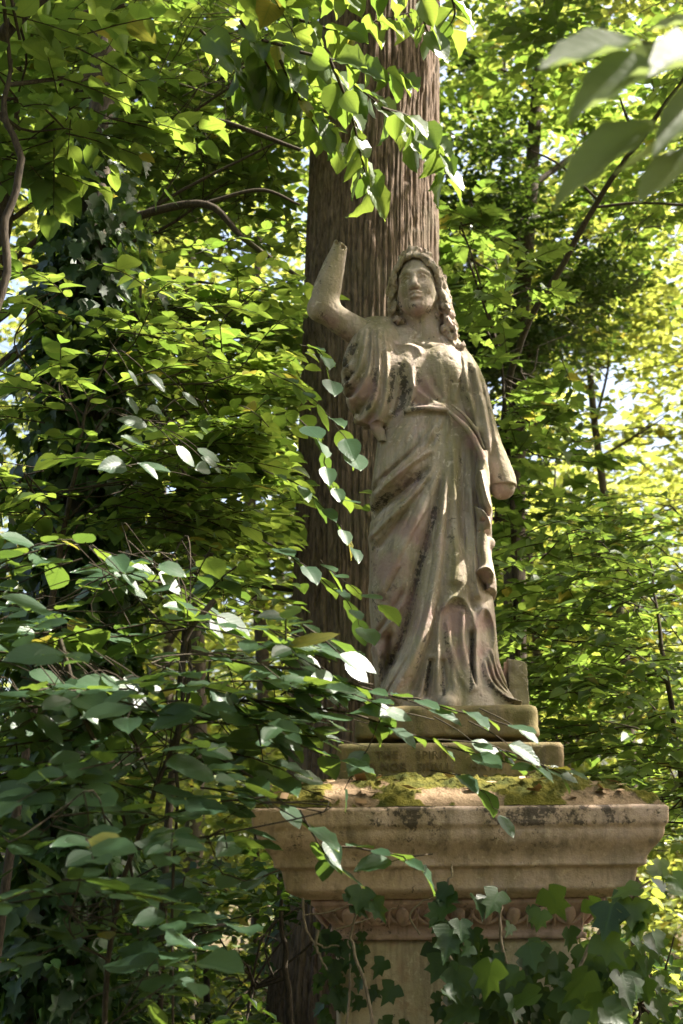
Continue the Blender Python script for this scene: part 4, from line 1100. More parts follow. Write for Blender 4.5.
# ivy-clad trunk at the left
def ivy_on_trunk(root, x, y, z0, z1, r, n, mat, seed, leaf=.085, bulge=.25):
    g = np.random.default_rng(seed)
    z = g.uniform(z0, z1, n); a = g.uniform(0, 6.28, n)
    bx = r + bulge * (g.random(n) ** 1.6) * (.65 + .6 * vnoise(z * 1.1 + seed, a * .8, z * 0))
    P = np.stack([x + bx * np.cos(a), y + bx * np.sin(a), z], -1)
    out = np.stack([np.cos(a), np.sin(a), 0 * a], -1)
    d = nrmz(out * .35 + g.normal(0, .35, (n, 3)) + [0, 0, -.8]); nn = nrmz(out + g.normal(0, .35, (n, 3)) + [0, 0, .45])
    lv = Leaves(); lv.add(P, d, nn, leaf * g.uniform(.6, 1.2, n))
    lv.build('ivy', mat, root, 'ivy', .52, lambda Q: clear(Q) & ~sunlit(Q), seed)
def ivy_tree(name, label, x, y, h, r, n, seed, lean=0, blobs=(), leaf=.08, z0=.1, bulge=.28):
    root = thing(name, label, 'tree', (x, y, 0))
    mb = MB(); mb.tube([(x, y, -.1), (x + lean * .3, y, h * .35), (x + lean, y, h)], [r * 1.3, r, r * .5], 14, 30, wob=.01); mb.build('trunk', M_BARK2, root)
    ivy_on_trunk(root, x + lean * .4, y, z0, h * .9, r, n, L_IVY if leaf > .07 else L_DARK, seed, leaf, bulge)
    if blobs:
        g = np.random.default_rng(seed); lv = Leaves(); bb = MB()
        for c, rr, k in blobs:
            P = in_blob(c, rr, k, g, -.1, 1.2)
            A, tw = sprays(P, g.uniform(0, 6.28, len(P)), g.normal(0, .25, len(P)), g.uniform(.4, .7, len(P)), 11, .09, .15, .35, 50, g); lv.add(*A)
            s0 = np.array([x + lean * .6, y, h * .7]); bb.tube([s0, (s0 + c) / 2 + [0, 0, .2], c], [.06, .03, .01], 6, 12)
        bb.build('branches', M_BARK2, root); lv.build('crown', L_DARK, root, 'mid', .36, lambda Q: clear(Q) & ~sunlit(Q), seed)
    return root
x0, y0_, _ = gp(66, 500, .9)
ivy_tree('ivy_clad_tree', 'tree trunk smothered in dark ivy near the left edge', x0, y0_, 5.6, .11, 5200, 31, lean=.1, bulge=.27)
x0, y0_, _ = gp(118, 620, 2.6)
ivy_tree('ivy_clad_tree', 'thin dark ivy-wrapped trunk half hidden behind the left branches', x0, y0_, 5.2, .07, 1800, 32, lean=.05, bulge=.16)

# curved bare stem at the left edge
plant('curved_sapling', 'thin sapling with a bare dark curving stem at the left edge of the photo', 'tree',
      [(-1.62, -.9, -.05), gp(-60, 700, -.9), gp(-40, 420, -.9), gp(4, 285, -.9), gp(5, 225, -.9), gp(20, 165, -.9), gp(4, 112, -.9), gp(14, 60, -.9)], [.02, .018, .016, .013, .0125, .012, .010, .006],
      [bl(20, 40, -.9, .3, .35, .2, 16), bl(60, 85, -.7, .3, .3, .15, 14), bl(20, 130, -.6, .2, .3, .12, 8)], .10, L_HORN, M_TWIGD, tpl='near', wid=.36, nl=9, slen=(.25, .42), seed=44, twigs=True, tilt=.22)

# left middle: hornbeam saplings with level sprays
for (nm, lab, base, tr, blobs, sd, leaf) in (
    ('hornbeam_sapling', 'leafy hornbeam sapling with layered level sprays at mid left', (-1.35, .5), [(-1.35, .5, -.05), (-1.3, .45, 1.4), (-1.15, .5, 2.8), (-1.05, .5, 3.6)],
     [bl(60, 400, .3, .4, .4, .12, 13), bl(50, 500, .3, .4, .4, .12, 12), bl(40, 300, .4, .3, .4, .1, 9), bl(140, 330, .5, .4, .5, .12, 26), bl(190, 370, .6, .45, .5, .10, 32), bl(150, 430, .4, .5, .5, .12, 32), bl(230, 460, .7, .35, .5, .10, 24), bl(130, 480, .3, .4, .5, .14, 24), bl(180, 520, .5, .45, .5, .12, 30)], 51, .085),
    ('hornbeam_sapling', 'taller thin hornbeam sapling close against the left side of the trunk', (-.85, 1.5), [(-.85, 1.5, -.05), (-.8, 1.45, 1.8), (-.7, 1.5, 3.3), (-.66, 1.5, 4.2)],
     [bl(250, 300, 1.4, .35, .4, .12, 14), bl(215, 340, 1.4, .45, .4, .14, 19), bl(255, 420, 1.4, .3, .4, .12, 14), bl(200, 470, 1.3, .4, .4, .14, 17), bl(250, 520, 1.4, .3, .4, .12, 13), bl(180, 570, 1.2, .45, .4, .16, 20), bl(250, 600, 1.4, .3, .4, .14, 13)], 52, .085)):
    plant(nm, lab, 'tree', tr, [.022, .019, .013, .005], blobs, leaf, L_HORN, M_TWIGD, tpl='fine', wid=.31, nl=11, lw=.6, slen=(.3, .5), seed=sd, group='hornbeam saplings left of the trunk', twigs=True, gap=-.2, tilt=.24, el_sd=.12, droop=.2)

# foreground left: elm shrub with large cool green leaves reaching across the statue's base
def elm_extra(lv, bb, g):
    lines = [([(215, 600, -1.1), (188, 636, -1.1), (182, 700, -1.1), (176, 800, -1.15), (172, 1040, -1.2)], 0, .009),
             ([(60, 640, -1.2), (85, 720, -1.2), (120, 800, -1.2), (150, 1000, -1.2)], 6, .008),
             ([(190, 650, -1.1), (250, 664, -1.05), (310, 672, -1.0), (370, 690, -1.0), (440, 705, -1.0), (510, 725, -1.0)], 15, .005),
             ([(240, 700, -1.05), (300, 706, -1.0), (360, 716, -.98), (420, 738, -.96), (480, 744, -.95), (560, 776, -.95)], 14, .0045),
             ([(182, 740, -1.1), (240, 770, -1.1), (280, 800, -1.1), (330, 842, -1.1), (385, 852, -1.1), (420, 868, -1.1)], 12, .0045),
             ([(350, 700, -1.0), (378, 704, -1.0), (376, 730, -1.0), (345, 790, -.95)], 5, .003),
             ([(270, 640, -1.05), (300, 648, -1.0), (330, 640, -1.0)], 6, .003),
             ([(60, 600, -1.1), (120, 572, -1.1), (160, 590, -1.1), (186, 606, -1.1)], 8, .003), ([(0, 560, -1.1), (60, 540, -1.1), (130, 562, -1.1)], 8, .003),
             ([(150, 620, -1.1), (200, 622, -1.1), (262, 630, -1.1)], 8, .003), ([(210, 660, -1.1), (215, 690, -1.1), (290, 740, -1.1), (340, 760, -1.05)], 9, .004),
             ([(280, 870, -1.0), (240, 880, -1.05), (190, 850, -1.1)], 7, .003), ([(300, 810, -1.15), (322, 850, -1.12), (330, 862, -1.1)], 5, .003),
             ([(430, 770, -.95), (470, 780, -.95), (500, 815, -.95)], 3, .0025), ([(440, 745, -.95), (520, 765, -.95), (565, 770, -.95)], 5, .0025), ([(320, 560, -.7), (335, 575, -.7), (380, 605, -.7)], 6, .0025), ([(300, 420, -.6), (318, 440, -.6), (330, 480, -.6), (345, 500, -.6)], 9, .003), ([(300, 345, -.5), (320, 352, -.5), (330, 380, -.5)], 5, .0025), ([(270, 372, -.5), (305, 392, -.5), (340, 430, -.5), (352, 452, -.5)], 9, .0025), ([(262, 470, -.55), (300, 486, -.55), (335, 520, -.55), (352, 548, -.55)], 9, .0025), ([(262, 540, -.6), (305, 566, -.6), (345, 600, -.6), (362, 628, -.6)], 9, .0025), ([(250, 610, -.7), (300, 622, -.7), (352, 650, -.7)], 9, .0025)]
    for pts, n, r in lines:
        P = cr([gp(*p) for p in pts], max(12, n + 1)); bb.tube(list(P), [r, r * .75, r * .4], 5, 20, wob=.004)
        if not n: continue
        Q = cr([gp(*p) for p in pts], n + 1); T = nrmz(np.gradient(Q, axis=0))
        for i in range(1, n + 1):
            lat = nrmz(np.cross(T[i], [0, 0, 1])) * (1 if i % 2 else -1)
            d = nrmz(T[i] * .65 + lat * .75 + [0, 0, -.22 + g.normal(0, .22)]); nn = nrmz(np.array([.15 + g.normal(0, .25), -.38 + g.normal(0, .3), 1]))
            lv.add(Q[i][None], d[None], nn[None], np.array([.108 * g.uniform(.65, 1.15)]))
_elm0 = elm_extra
def elm_extra(lv, bb, g):
    _elm0(lv, bb, g)
    # added leaves, turned to the sun's mirror direction so they glint at the camera
    for x, y, Y, sx, sy, n in ((80, 690, -1.2, 46, 14, 24), (25, 718, -1.25, 22, 16, 8), (150, 578, -1.1, 40, 14, 7), (195, 612, -1.1, 25, 10, 5), (305, 655, -1.0, 22, 9, 6), (320, 685, -1.0, 28, 12, 7), (280, 730, -1.0, 30, 14, 5), (165, 470, -.6, 45, 25, 8), (140, 395, -.4, 40, 25, 6), (420, 712, -1.0, 40, 10, 3), (490, 742, -.95, 35, 10, 3), (545, 768, -.92, 14, 5, 2), (395, 858, -1.05, 16, 8, 1), (345, 655, -1.0, 12, 6, 2)):
        for q in range(n):
            p = np.array(gp(x + g.normal(0, sx * .7), y + g.normal(0, sy * .7), Y + g.normal(0, .05)))
            v = nrmz(CAM - p); nn = nrmz(nrmz(SUN + v) + g.normal(0, .17, 3) + [0, .12, .18])
            a = g.normal(0, .5) + (math.pi if g.random() < .35 else 0)
            d = np.array([math.cos(a), -.25, -.22 + g.normal(0, .15)]); d = nrmz(d - nn * (d @ nn))
            lv.add(p[None], d[None], nn[None], np.array([.10 * g.uniform(.65, 1.15)]))
            bb.tube([p, p - d * .05 + [0, 0, .004], p - d * .13 + [0, .02, .0]], [.0012, .0018, .002], 4, 6)
def elm_keep(P):
    px, py, d = proj(P)
    return px < np.interp(py, [500, 640, 700, 760, 800, 1024], [230, 305, 342, 325, 246, 240])
plant('elm_shrub', 'large elm shrub in the left foreground with long leafy branches across the pedestal', 'shrub',
      [(-.62, -1.2, -.05), (-.6, -1.2, .7), (-.62, -1.15, 1.5), gp(182, 720, -1.1), gp(190, 640, -1.1)], [.011, .009, .007, .006, .004],
      [bl(60, 690, -1.2, .3, .25, .06, 11), bl(140, 700, -1.1, .3, .25, .07, 11), bl(20, 725, -1.3, .25, .25, .06, 7), bl(110, 770, -1.3, .3, .25, .06, 8), bl(230, 725, -1.0, .25, .2, .09, 11), bl(40, 835, -1.6, .25, .2, .06, 5), bl(225, 800, -1.1, .2, .2, .06, 7), bl(80, 880, -1.6, .25, .2, .06, 4),
       bl(190, 845, -1.3, .2, .2, .06, 4), bl(130, 625, -1.0, .3, .25, .07, 8), bl(270, 690, -1.0, .2, .2, .07, 8), bl(40, 610, -1.0, .25, .25, .06, 7), bl(250, 650, -1.0, .15, .2, .06, 7), bl(220, 930, -1.3, .12, .2, .05, 2), bl(165, 985, -1.6, .12, .1, .04, 2), bl(210, 895, -1.0, .2, .2, .06, 4), bl(20, 785, -1.3, .2, .2, .06, 5),
       bl(80, 570, -.9, .35, .3, .08, 8), bl(170, 560, -.8, .3, .3, .08, 6), bl(20, 650, -1.0, .25, .25, .06, 6), bl(180, 760, -1.0, .25, .2, .06, 6), bl(120, 930, -1.2, .25, .2, .06, 3)],
      .108, L_ELM, M_TWIGD, tpl='near', wid=.31, nl=7, slen=(.24, .42), seed=61, gap=-.6, tilt=.24, droop=.22, el_sd=.10, twigs=True, extra=elm_extra, front=False, limbs=True, azf=None, keep=elm_keep, lw=.32, flat=.45, lean=(.12, -.42, 0))

# ivy over the right half of the pedestal
def ivy_plant():
    g = np.random.default_rng(71); root = thing('climbing_ivy', 'climbing ivy with big dark lobed leaves over the right front of the pedestal', 'ivy', (MX + .2, -sh_h - .15, 0))
    lv = Leaves(); bb = MB(); yng = Leaves()
    big_ = [(436, 930), (462, 925), (478, 905), (500, 893), (520, 918), (545, 925), (505, 935), (475, 945), (445, 945), (560, 905), (590, 915), (575, 940), (600, 945), (625, 920), (640, 945), (530, 955), (560, 965), (500, 970), (455, 975), (480, 985), (520, 990),
            (590, 985), (620, 975), (545, 1000), (505, 1010), (470, 1010), (575, 1015), (610, 1010), (640, 1000), (610, 915), (655, 925), (440, 1000), (450, 925), (650, 970)]
    for x, y in big_:
        for q in range(2 if y > 940 else 1):
            Y = -.78 + g.normal(0, .06) + (.14 if q else 0)
            p = np.array(gp(x + g.normal(0, 7), y - 10 + g.normal(0, 7), Y))
            lv.add(p[None], nrmz(np.array([[g.normal(0, .75), -.25 + g.normal(0, .3), -.7]])), nrmz(np.array([[g.normal(0, .6), -.8, .6 + g.normal(0, .45)]])), np.array([.080 * g.uniform(.5, 1.35)]))
    for k in range(150):                                     # shadowed smaller leaves on the stone and its right side
        x, y = g.uniform(430, 660), g.uniform(938, 1060); p = np.array(gp(x, y, -.55 + g.normal(0, .05) + max(0, (x - 585) * .004)))
        lv.add(p[None], nrmz(np.array([[g.normal(0, .5), -.2, -.8]])), nrmz(np.array([[g.normal(0, .5), -.8, .4]])), np.array([.06 * g.uniform(.6, 1.3)]))
    for k in range(70):
        x, y = g.choice([g.uniform(318, 345), g.uniform(345, 420)]), g.uniform(930, 1050)
        if 375 < x < 425 and y < 1000 : continue
        p = np.array(gp(x, y, -sh_h - .04)); lv.add(p[None], nrmz(np.array([[g.normal(0, .6), -.15, -.8]])), nrmz(np.array([[g.normal(0, .4), -.9, .3]])), np.array([.05 * g.uniform(.6, 1.3)]))
    for x, y in ((362, 888), (352, 905), (372, 900), (345, 893), (448, 885), (440, 895), (452, 892), (385, 960), (360, 950), (395, 985)):
        p = np.array(gp(x, y, -.72 if y < 910 else -.6)); lv.add(p[None], nrmz(np.array([[g.normal(0, .8), -.2, -.5]])), nrmz(np.array([[g.normal(0, .3), -.8, .5]])), np.array([.062 * g.uniform(.8, 1.2)]))
    for x, y in ((648, 870), (655, 880), (640, 888), (632, 900), (652, 905), (668, 890), (640, 915), (618, 905), (660, 860), (672, 875)):
        p = np.array(gp(x, y, -.8)); yng.add(p[None], nrmz(np.array([[g.normal(0, .8), -.2, -.3]])), nrmz(np.array([[g.normal(0, .5), -.5, .8]])), np.array([.075 * g.uniform(.8, 1.2)]))
    for pts in ([(520, 1060), (510, 985), (500, 930), (505, 890)], [(560, 1060), (575, 980), (600, 930), (650, 880)], [(470, 1060), (462, 985), (440, 930), (448, 885), (452, 865)], [(380, 1060), (365, 985), (352, 940), (360, 900)]):
        bb.tube([gp(x, y, -.66) for x, y in pts], [.006, .005, .003], 6, 20, wob=.004)
    for pts, r in (([(303, 898), (305, 925), (318, 945), (340, 944)], .004), ([(318, 930), (316, 948), (326, 968)], .005), ([(305, 915), (330, 912), (350, 905), (372, 898)], .0025), ([(335, 930), (360, 922), (380, 914), (400, 906)], .0025), ([(345, 1040), (350, 985), (348, 940)], .004), ([(420, 935), (410, 915), (425, 900), (442, 898)], .003)):
        bb.tube([gp(x, y, -.60) for x, y in pts], [r, r, r * .6], 6, 18, wob=.003)
    bb.build('stem', M_TWIG, root); lv.build('foliage', L_IVY, root, 'ivy', .58, None, 7); yng.build('young_foliage', L_HORN, root, 'ivy', .5, None, 8)
ivy_plant()

# right: saplings with layered leaves, lower right
for (lab, tr, blobs, sd) in (
    ('low beech sapling with layered level sprays right of the pedestal', [(1.75, 1.9, -.05), (1.7, 1.9, 1.2), (1.6, 1.85, 2.4), (1.55, 1.9, 3.2)],
     [bl(540, 560, 2.0, .4, .6, .10, 26), bl(610, 600, 2.0, .5, .6, .12, 38), bl(560, 640, 1.9, .4, .5, .12, 32), bl(640, 670, 2.0, .5, .6, .12, 36), bl(570, 700, 1.9, .4, .5, .12, 34), bl(630, 740, 1.9, .5, .5, .12, 34), bl(590, 770, 1.8, .5, .5, .12, 30), bl(660, 790, 1.9, .4, .5, .12, 26), bl(560, 740, 2.2, .4, .5, .12, 26)], 81),
    ('farther beech sapling with mid green sprays at the right edge', [(2.3, 3.4, -.05), (2.3, 3.4, 1.5), (2.2, 3.4, 2.6), (2.15, 3.4, 3.9)],
     [bl(650, 520, 3.4, .6, .6, .14, 36), bl(580, 540, 3.4, .5, .6, .12, 30), bl(540, 600, 3.2, .4, .6, .14, 30), bl(670, 590, 3.4, .5, .6, .14, 34), bl(610, 650, 3.4, .7, .6, .16, 40), bl(670, 720, 3.4, .5, .6, .16, 34), bl(540, 680, 3.2, .4, .6, .16, 34), bl(620, 820, 3.2, .7, .6, .2, 40)], 82)):
    plant('beech_sapling', lab, 'tree', tr, [.025, .02, .014, .005], blobs, .085, L_MAPLE, M_TWIGD, tpl='fine', wid=.32, lw=.6, nl=11, slen=(.3, .5), seed=sd, group='beech saplings right of the pedestal', twigs=True, gap=-.3, tilt=.26, el_sd=.12, droop=.2)

# maple behind the statue's shoulder
plant('field_maple', 'broad leaved maple sapling rising right behind the statue shoulder', 'tree', [(.95, 2.9, -.05), (.95, 2.9, 1.8), (1.0, 2.9, 3.4), (.95, 2.8, 4.8)], [.03, .025, .018, .006],
      [bl(470, 260, 2.8, .25, .4, .3, 16), bl(490, 300, 2.8, .3, .4, .25, 18), bl(520, 370, 2.8, .35, .4, .25, 22), bl(500, 430, 2.8, .3, .4, .25, 18), bl(545, 450, 2.9, .3, .4, .25, 18), bl(530, 520, 2.9, .3, .4, .2, 18), bl(455, 215, 2.8, .15, .3, .3, 10)],
      .095, L_MAPLE, M_TWIGD, tpl='maple', wid=.55, nl=8, slen=(.25, .45), seed=91, twigs=True, gap=-.4, tilt=.35)

# slim leaning stem crossing the upper right, behind the statue
plant('leaning_sapling', 'slim dark sapling leaning to the right across the upper right', 'tree', [(.65, 3.6, -.05), gp(500, 480, 3.4), gp(520, 345, 3.2), gp(560, 270, 3.0), gp(598, 200, 2.8), gp(640, 140, 2.6), gp(690, 70, 2.4)], [.026, .024, .021, .020, .018, .015, .010],
      [bl(700, 60, 2.4, .5, .4, .4, 30), bl(680, 190, 2.8, .4, .4, .2, 16)], .09, L_MAPLE, M_TWIGD, tpl='fine', wid=.32, nl=9, slen=(.3, .5), seed=95, twigs=True, gap=-.3, limbs=False,
      extra=lambda lv, bb, g: (bb.tube([gp(598, 207, 2.8), gp(640, 203, 2.8), gp(700, 206, 2.8)], [.010, .009, .007], 6, 12), bb.tube([gp(640, 140, 2.6), gp(628, 120, 2.6), gp(620, 98, 2.6)], [.012, .01, .006], 5, 8), bb.tube([gp(598, 200, 2.8), gp(560, 165, 2.8), gp(530, 150, 2.8)], [.010, .008, .005], 5, 8)))

# dark evergreen tree at the upper right, with a leaning trunk
x0, y0_, _ = gp(520, 400, 6.5)
plant('evergreen_tree', 'dark small leaved evergreen tree behind the statue with a leaning ivy covered trunk', 'tree', [(x0 - .25, 6.5, -.05), gp(515, 450, 6.5), gp(530, 200, 6.5), gp(540, 60, 6.5), gp(556, -40, 6.5)], [.11, .09, .065, .055, .05],
      [bl(500, 200, 6.3, .7, .7, .7, 130), bl(520, 290, 6.3, .8, .7, .6, 170), bl(556, 320, 6.5, .6, .7, .45, 100), bl(480, 330, 6.3, .5, .6, .6, 90), bl(590, 240, 6.8, .6, .6, .4, 30), bl(525, 350, 6.2, .6, .6, .5, 90), bl(540, 230, 6.2, .5, .6, .5, 80), bl(560, 170, 6.7, .7, .6, .5, 30), bl(545, 60, 6.8, .7, .6, .5, 26), bl(540, 430, 6.6, .5, .6, .4, 24), bl(480, 60, 6.5, .5, .5, .5, 22)],
      .075, L_DARK, M_BARK2, tpl='mid', wid=.36, nl=14, slen=(.35, .6), seed=101, gap=-.1, gs=1.6, tilt=.55, el_sd=.4)

# beech whose low bough of big soft leaves hangs close to the camera, upper right
def bough_extra(lv, bb, g):
    Y = -3.15
    def leaf(b, t, w=.0, L=None, up=0.):
        p, q = np.array(gp(*b)), np.array(gp(*t)); d = q - p
        n = np.array([.15, -.75, .65 + up]); lv.add(p[None], nrmz(d)[None], nrmz(n)[None], np.array([np.linalg.norm(d) * 1.05]))
    for b, t in (((640, 42, Y), (543, 78, Y - .06)), ((668, 70, Y), (574, 104, Y - .05)), ((700, 60, Y), (580, 98, Y + .02)), ((655, 128, Y), (558, 185, Y - .05)), ((676, 138, Y), (622, 178, Y + .05)), ((655, 122, Y), (560, 138, Y + .08)), ((720, 60, Y), (655, 62, Y - .12)), ((725, 100, Y), (662, 128, Y - .1)), ((700, 20, Y), (650, 30, Y)), ((740, 130, Y), (668, 160, Y)), ((690, 150, Y), (640, 196, Y - .05))):
        leaf(b, t)
    bb.tube([gp(900, -60, -2.6), gp(800, 20, -2.9), gp(720, 52, Y), gp(640, 42, Y)], [.012, .008, .005, .002], 6, 20)
    bb.tube([gp(800, 20, -2.9), gp(730, 90, Y), gp(676, 130, Y), gp(655, 126, Y)], [.008, .005, .003, .002], 6, 16)
plant('beech_tree', 'beech bough with big soft focus leaves hanging near the camera at upper right', 'tree', [(1.9, -2.3, -.05), (1.85, -2.3, 1.5), (1.75, -2.4, 2.9), gp(900, -60, -2.6)], [.06, .055, .04, .014],
      [((1.5, -2.0, 4.4), (.5, .5, .3), 20)], .10, L_PALE, M_BARK2, tpl='near', wid=.21, nl=9, seed=111, extra=bough_extra, front=False, holes=False, limbs=False,
      keep=lambda P: (lambda px, py, d: ~((px > -30) & (px < 713) & (py > -30) & (py < 1054) & (P[:, 2] > 3.9)))(*proj(P)))
# ------------------------------------------------------------------ the wood behind
WOOD = 'woodland trees behind the monument'
def wood_tree(lab, x, y, h, r0, blobs, sd, leaf=.13, mat=None, gap=-.02, tr=.085, nl=10, wid=.4):
    plant('woodland_tree', lab, 'tree', [(x, y, -.1), (x + .1, y, h * .3), (x - .1, y, h * .6), (x + .15, y, h)], [tr * 1.25, tr, tr * .75, tr * .25], blobs, leaf, mat or L_FAR, M_BARK2, tpl='mid', wid=wid, nl=nl,
          slen=(.6, 1.1), seed=sd, group=WOOD, gap=gap, gs=.8, tilt=.4, el_sd=.3, holes=False)
def crown_blobs(x, y, z0, z1, r, n, sd, k=9):
    g = np.random.default_rng(sd); out = []
    for i in range(k):
        t = (i + .5) / k; a = g.uniform(0, 6.28); rr = r * (.35 + .65 * math.sin(math.pi * min(.95, .15 + t * .8))) * .6
        out.append((np.array([x + rr * math.cos(a), y + rr * math.sin(a), z0 + (z1 - z0) * t]), (r * .62, r * .62, (z1 - z0) / k * .9), n))
    return out
for lab, x, y, z0, z1, r, n, sd in (
    ('light green tree standing beyond the ivy trunk on the far left', -3.6, 6.5, 2.0, 9.5, 1.9, 62, 201), ('tree of pale leaves just left of the thick trunk', -1.5, 8.5, 2.4, 11., 1.9, 62, 202),
    ('tall thin crowned tree at the top right corner', 4.2, 8.5, 5.8, 12.5, 2.1, 46, 203), ('slender tree with sparse leaves behind the evergreen', 2.2, 11.5, 6.5, 14.5, 2.2, 48, 204),
    ('broad low tree behind the beech saplings on the right', 4.3, 10.5, .8, 6.2, 2.2, 60, 205), ('round crowned tree low behind the statue', 1.2, 13, 1.5, 9.5, 2.3, 55, 206),
    ('tree with yellow green leaves behind the left saplings', -3.8, 13, 1.0, 9.0, 2.6, 60, 207), ('far tree in sun behind the left of the trunk', -.9, 17, 1.0, 11.0, 2.8, 60, 208),
    ('sunlit tree at the far right beyond the clearing', 6.8, 17, .5, 8.5, 2.8, 60, 209), ('far small tree in the gap right of the statue', 3.6, 19, .5, 7.5, 2.6, 55, 210),
    ('pale sunlit tree closing the clearing on the right', 5.2, 14.5, 2.5, 10.5, 2.4, 60, 213), ('tall sunlit tree seen past the evergreen on the right', 3.2, 16, 4.5, 12.5, 2.4, 55, 214),
    ('straight tree closing the gap left of the statue arm', -1.0, 11.0, 4.5, 11.5, 2.0, 70, 215), ('low bright tree in the gap beside the lowered arm', 2.7, 12.8, 2.2, 7.0, 1.9, 70, 218), ('rounded tree high behind the raised arm', -2.6, 15, 5.0, 14.5, 2.6, 65, 216), ('tall tree of fine leaves above the leaning sapling', 2.9, 9.8, 6.0, 12.5, 2.0, 55, 217),
    ('tall far tree behind the upper left foliage', -5.2, 18, 4.0, 14.5, 3.0, 55, 211), ('far left tree beside the edge of the photo', -7.6, 15, .5, 11.0, 2.8, 55, 212)):
    wood_tree(lab, x, y, z1, r, crown_blobs(x, y, z0, z1, r, n, sd), sd, tr=.05 if x > 1 else .085)

# undershrubs low behind the pedestal
for lab, px, Y, r, zt, n, sd, m in (
    ('dark shrub in deep shade at the lower left', 60, 1.6, .8, 1.7, 130, 301, 'd'), ('dense shrub between the ivy trunk and the pedestal', 200, 2.6, .9, 1.8, 100, 302, 'd'), ('shrub at the foot of the thick trunk', 280, 1.2, .45, 1.75, 90, 303, 'd'),
    ('low shrub right of the pedestal foot', 640, 1.2, .6, 1.5, 90, 304, 'd'), ('green shrub behind the beech saplings', 600, 5.5, 1.3, 2.2, 130, 305, 'l'), ('lighter shrub in a patch of sun at lower left', 130, 5.5, 1.2, 2.4, 120, 306, 'l'),
    ('leafy shrub behind the left saplings', 30, 4.0, 1.1, 2.9, 130, 307, 'd'), ('rounded shrub glimpsed past the left of the trunk', 250, 5.5, 1.1, 3.2, 130, 308, 'l')):
    p = at(px, 900, Y); x = float(p[0])
    plant('woodland_shrub', lab, 'shrub', [(x, Y, -.05), (x + .05, Y, zt * .5), (x, Y, zt * .9)], [.03, .02, .008], [(np.array([x, Y, zt * .30]), (r, r, zt * .32), n), (np.array([x, Y, zt * .72]), (r * .85, r * .85, zt * .3), n)],
          .075 if m == 'd' else .09, L_IVY if m == 'd' else L_FAR, M_TWIGD, tpl='mid', wid=.38, nl=10, slen=(.3, .55), seed=sd, group='undershrubs around the pedestal', gap=-.15, tilt=.45, el_sd=.35)

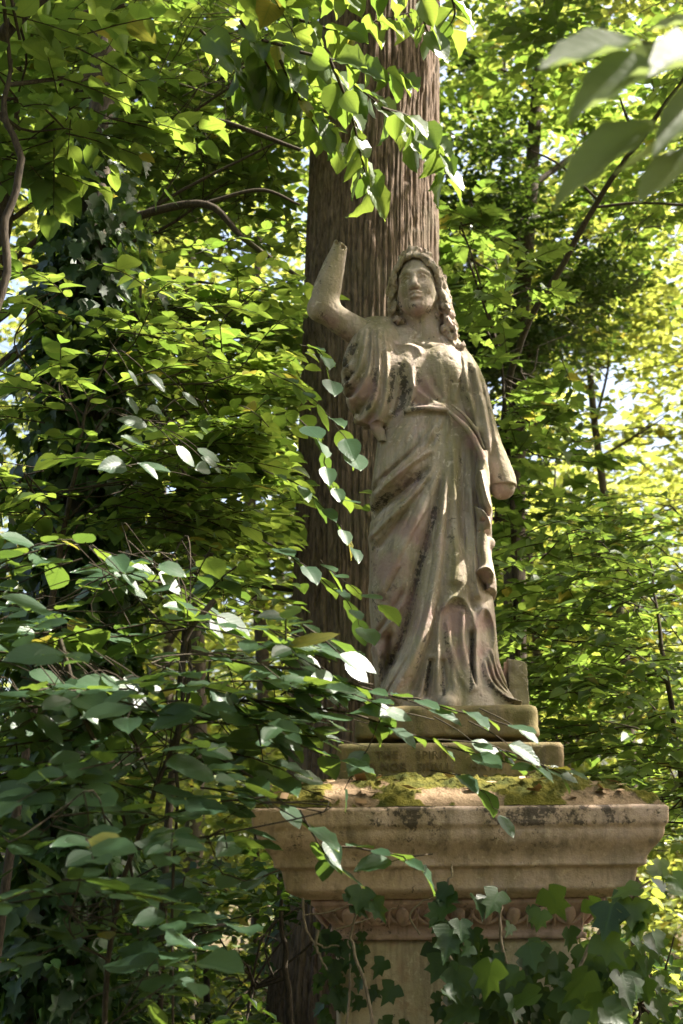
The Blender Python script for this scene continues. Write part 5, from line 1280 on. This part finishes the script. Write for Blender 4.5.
# the far-off wood, one mass
def far_wood():
    g = np.random.default_rng(404); lv = Leaves()
    for k in range(60):
        a = R(90 + g.uniform(-38, 38)); d = g.uniform(23, 36); h = g.uniform(4, 9) if abs(a - R(68)) < .16 else g.uniform(7, 13)
        c = np.array([d * math.cos(a), -5 + d * math.sin(a), h * .5]); P = in_blob(c, (2.6, 2.2, h * .55), 100, g, -.2, .5)
        A, tw = sprays(P, g.uniform(0, 6.28, len(P)), g.normal(0, .4, len(P)), g.uniform(.9, 1.6, len(P)), 10, .26, .15, .5, 50, g); lv.add(*A)
    for k in range(46):                                      # unseen wood round and behind the viewer, added to cut the front light
        a = R(g.uniform(-205, 25)); d = g.uniform(6.5, 13); h = g.uniform(9, 14)
        c = np.array([d * math.cos(a), -5 + d * math.sin(a) * 1.0, h * .55]); P = in_blob(c, (2.4, 2.2, h * .5), 70, g, -.3, .5)
        P = P[(P[:, 1] < -1.5) | (np.abs(P[:, 0]) > 5.5)]
        A, tw = sprays(P, g.uniform(0, 6.28, len(P)), g.normal(0, .4, len(P)), g.uniform(.9, 1.5, len(P)), 10, .26, .15, .5, 50, g)
        px, py, dd = proj(A[0]); m = ~((dd > 0) & (px > -30) & (px < 713) & (py > -30) & (py < 1054)) & ~sunlit(A[0], 1.2)
        lv.add(*[q[m] for q in A])
    o = lv.build('far_woodland', L_FAR, None, 'mid', .42, None, 9)
    tag(o, 'far off sunlit woodland closing the view between the trees, going on unseen behind the viewer', 'woodland', kind='stuff')
    # low growth over the ground
    lv = Leaves(); n = 26000
    r_ = 1.5 + 26 * g.random(n) ** .8; a = R(90) + g.uniform(-R(50), R(50), n)
    P = np.stack([r_ * np.cos(a), -3.5 + r_ * np.sin(a), .02 + g.random(n) ** 2 * (.25 + .5 * np.clip(vnoise(r_ * np.cos(a) * .5, r_ * np.sin(a) * .5, a * 0), 0, 1))], -1)
    lv.add(P, nrmz(np.stack([g.normal(0, 1, n), g.normal(0, 1, n), g.normal(.1, .3, n)], -1)), nrmz(g.normal(0, .35, (n, 3)) + [0, 0, 1]), g.uniform(.05, .11, n))
    o = lv.build('ground_cover', L_IVY, None, 'mid', .42, clear, 10)
    tag(o, 'low green ground cover over the woodland floor', 'ground cover', kind='stuff')
far_wood()

# ------------------------------------------------------------------ light
w = bpy.data.worlds.new('World'); SC.world = w; w.use_nodes = True
nt = w.node_tree; bg = nt.nodes['Background']
sky = nt.nodes.new('ShaderNodeTexSky'); sky.sky_type = 'NISHITA'; sky.sun_disc = False
sky.sun_elevation = SUN_EL; sky.sun_rotation = math.atan2(SUN[0], SUN[1]); sky.dust_density = 8.0; sky.ozone_density = 1.0
nt.links.new(sky.outputs[0], bg.inputs[0]); bg.inputs[1].default_value = .11
sl_ = bpy.data.lights.new('sun', 'SUN'); sl_.energy = 5.0; sl_.angle = R(.53); sl_.color = (1, .93, .82)
so = bpy.data.objects.new('sun', sl_); COL.objects.link(so); so.rotation_euler = Vector(SUN).to_track_quat('Z', 'Y').to_euler()
SC.view_settings.exposure = 2.28
SC.cycles.max_bounces = 10; SC.cycles.diffuse_bounces = 5; SC.cycles.transmission_bounces = 6; SC.cycles.glossy_bounces = 3
SC.cycles.sample_clamp_indirect = 6.0
cam = bpy.data.cameras.new('camera'); co = bpy.data.objects.new('camera', cam); COL.objects.link(co)
cam.sensor_fit = 'VERTICAL'; cam.sensor_height = 36.0; cam.lens = FPX / H * 36.0
cam.clip_start = .05; cam.clip_end = 2000
from mathutils import Matrix
co.matrix_world = Matrix([[_r[0], _u[0], -_f[0], CAM[0]], [_r[1], _u[1], -_f[1], CAM[1]], [_r[2], _u[2], -_f[2], CAM[2]], [0, 0, 0, 1]])
SC.camera = co
SC.view_settings.view_transform = 'Standard'; SC.view_settings.look = 'None'
SC.cycles.use_denoising = True
cam.dof.use_dof = True; cam.dof.focus_distance = 5.25; cam.dof.aperture_fstop = 4.0
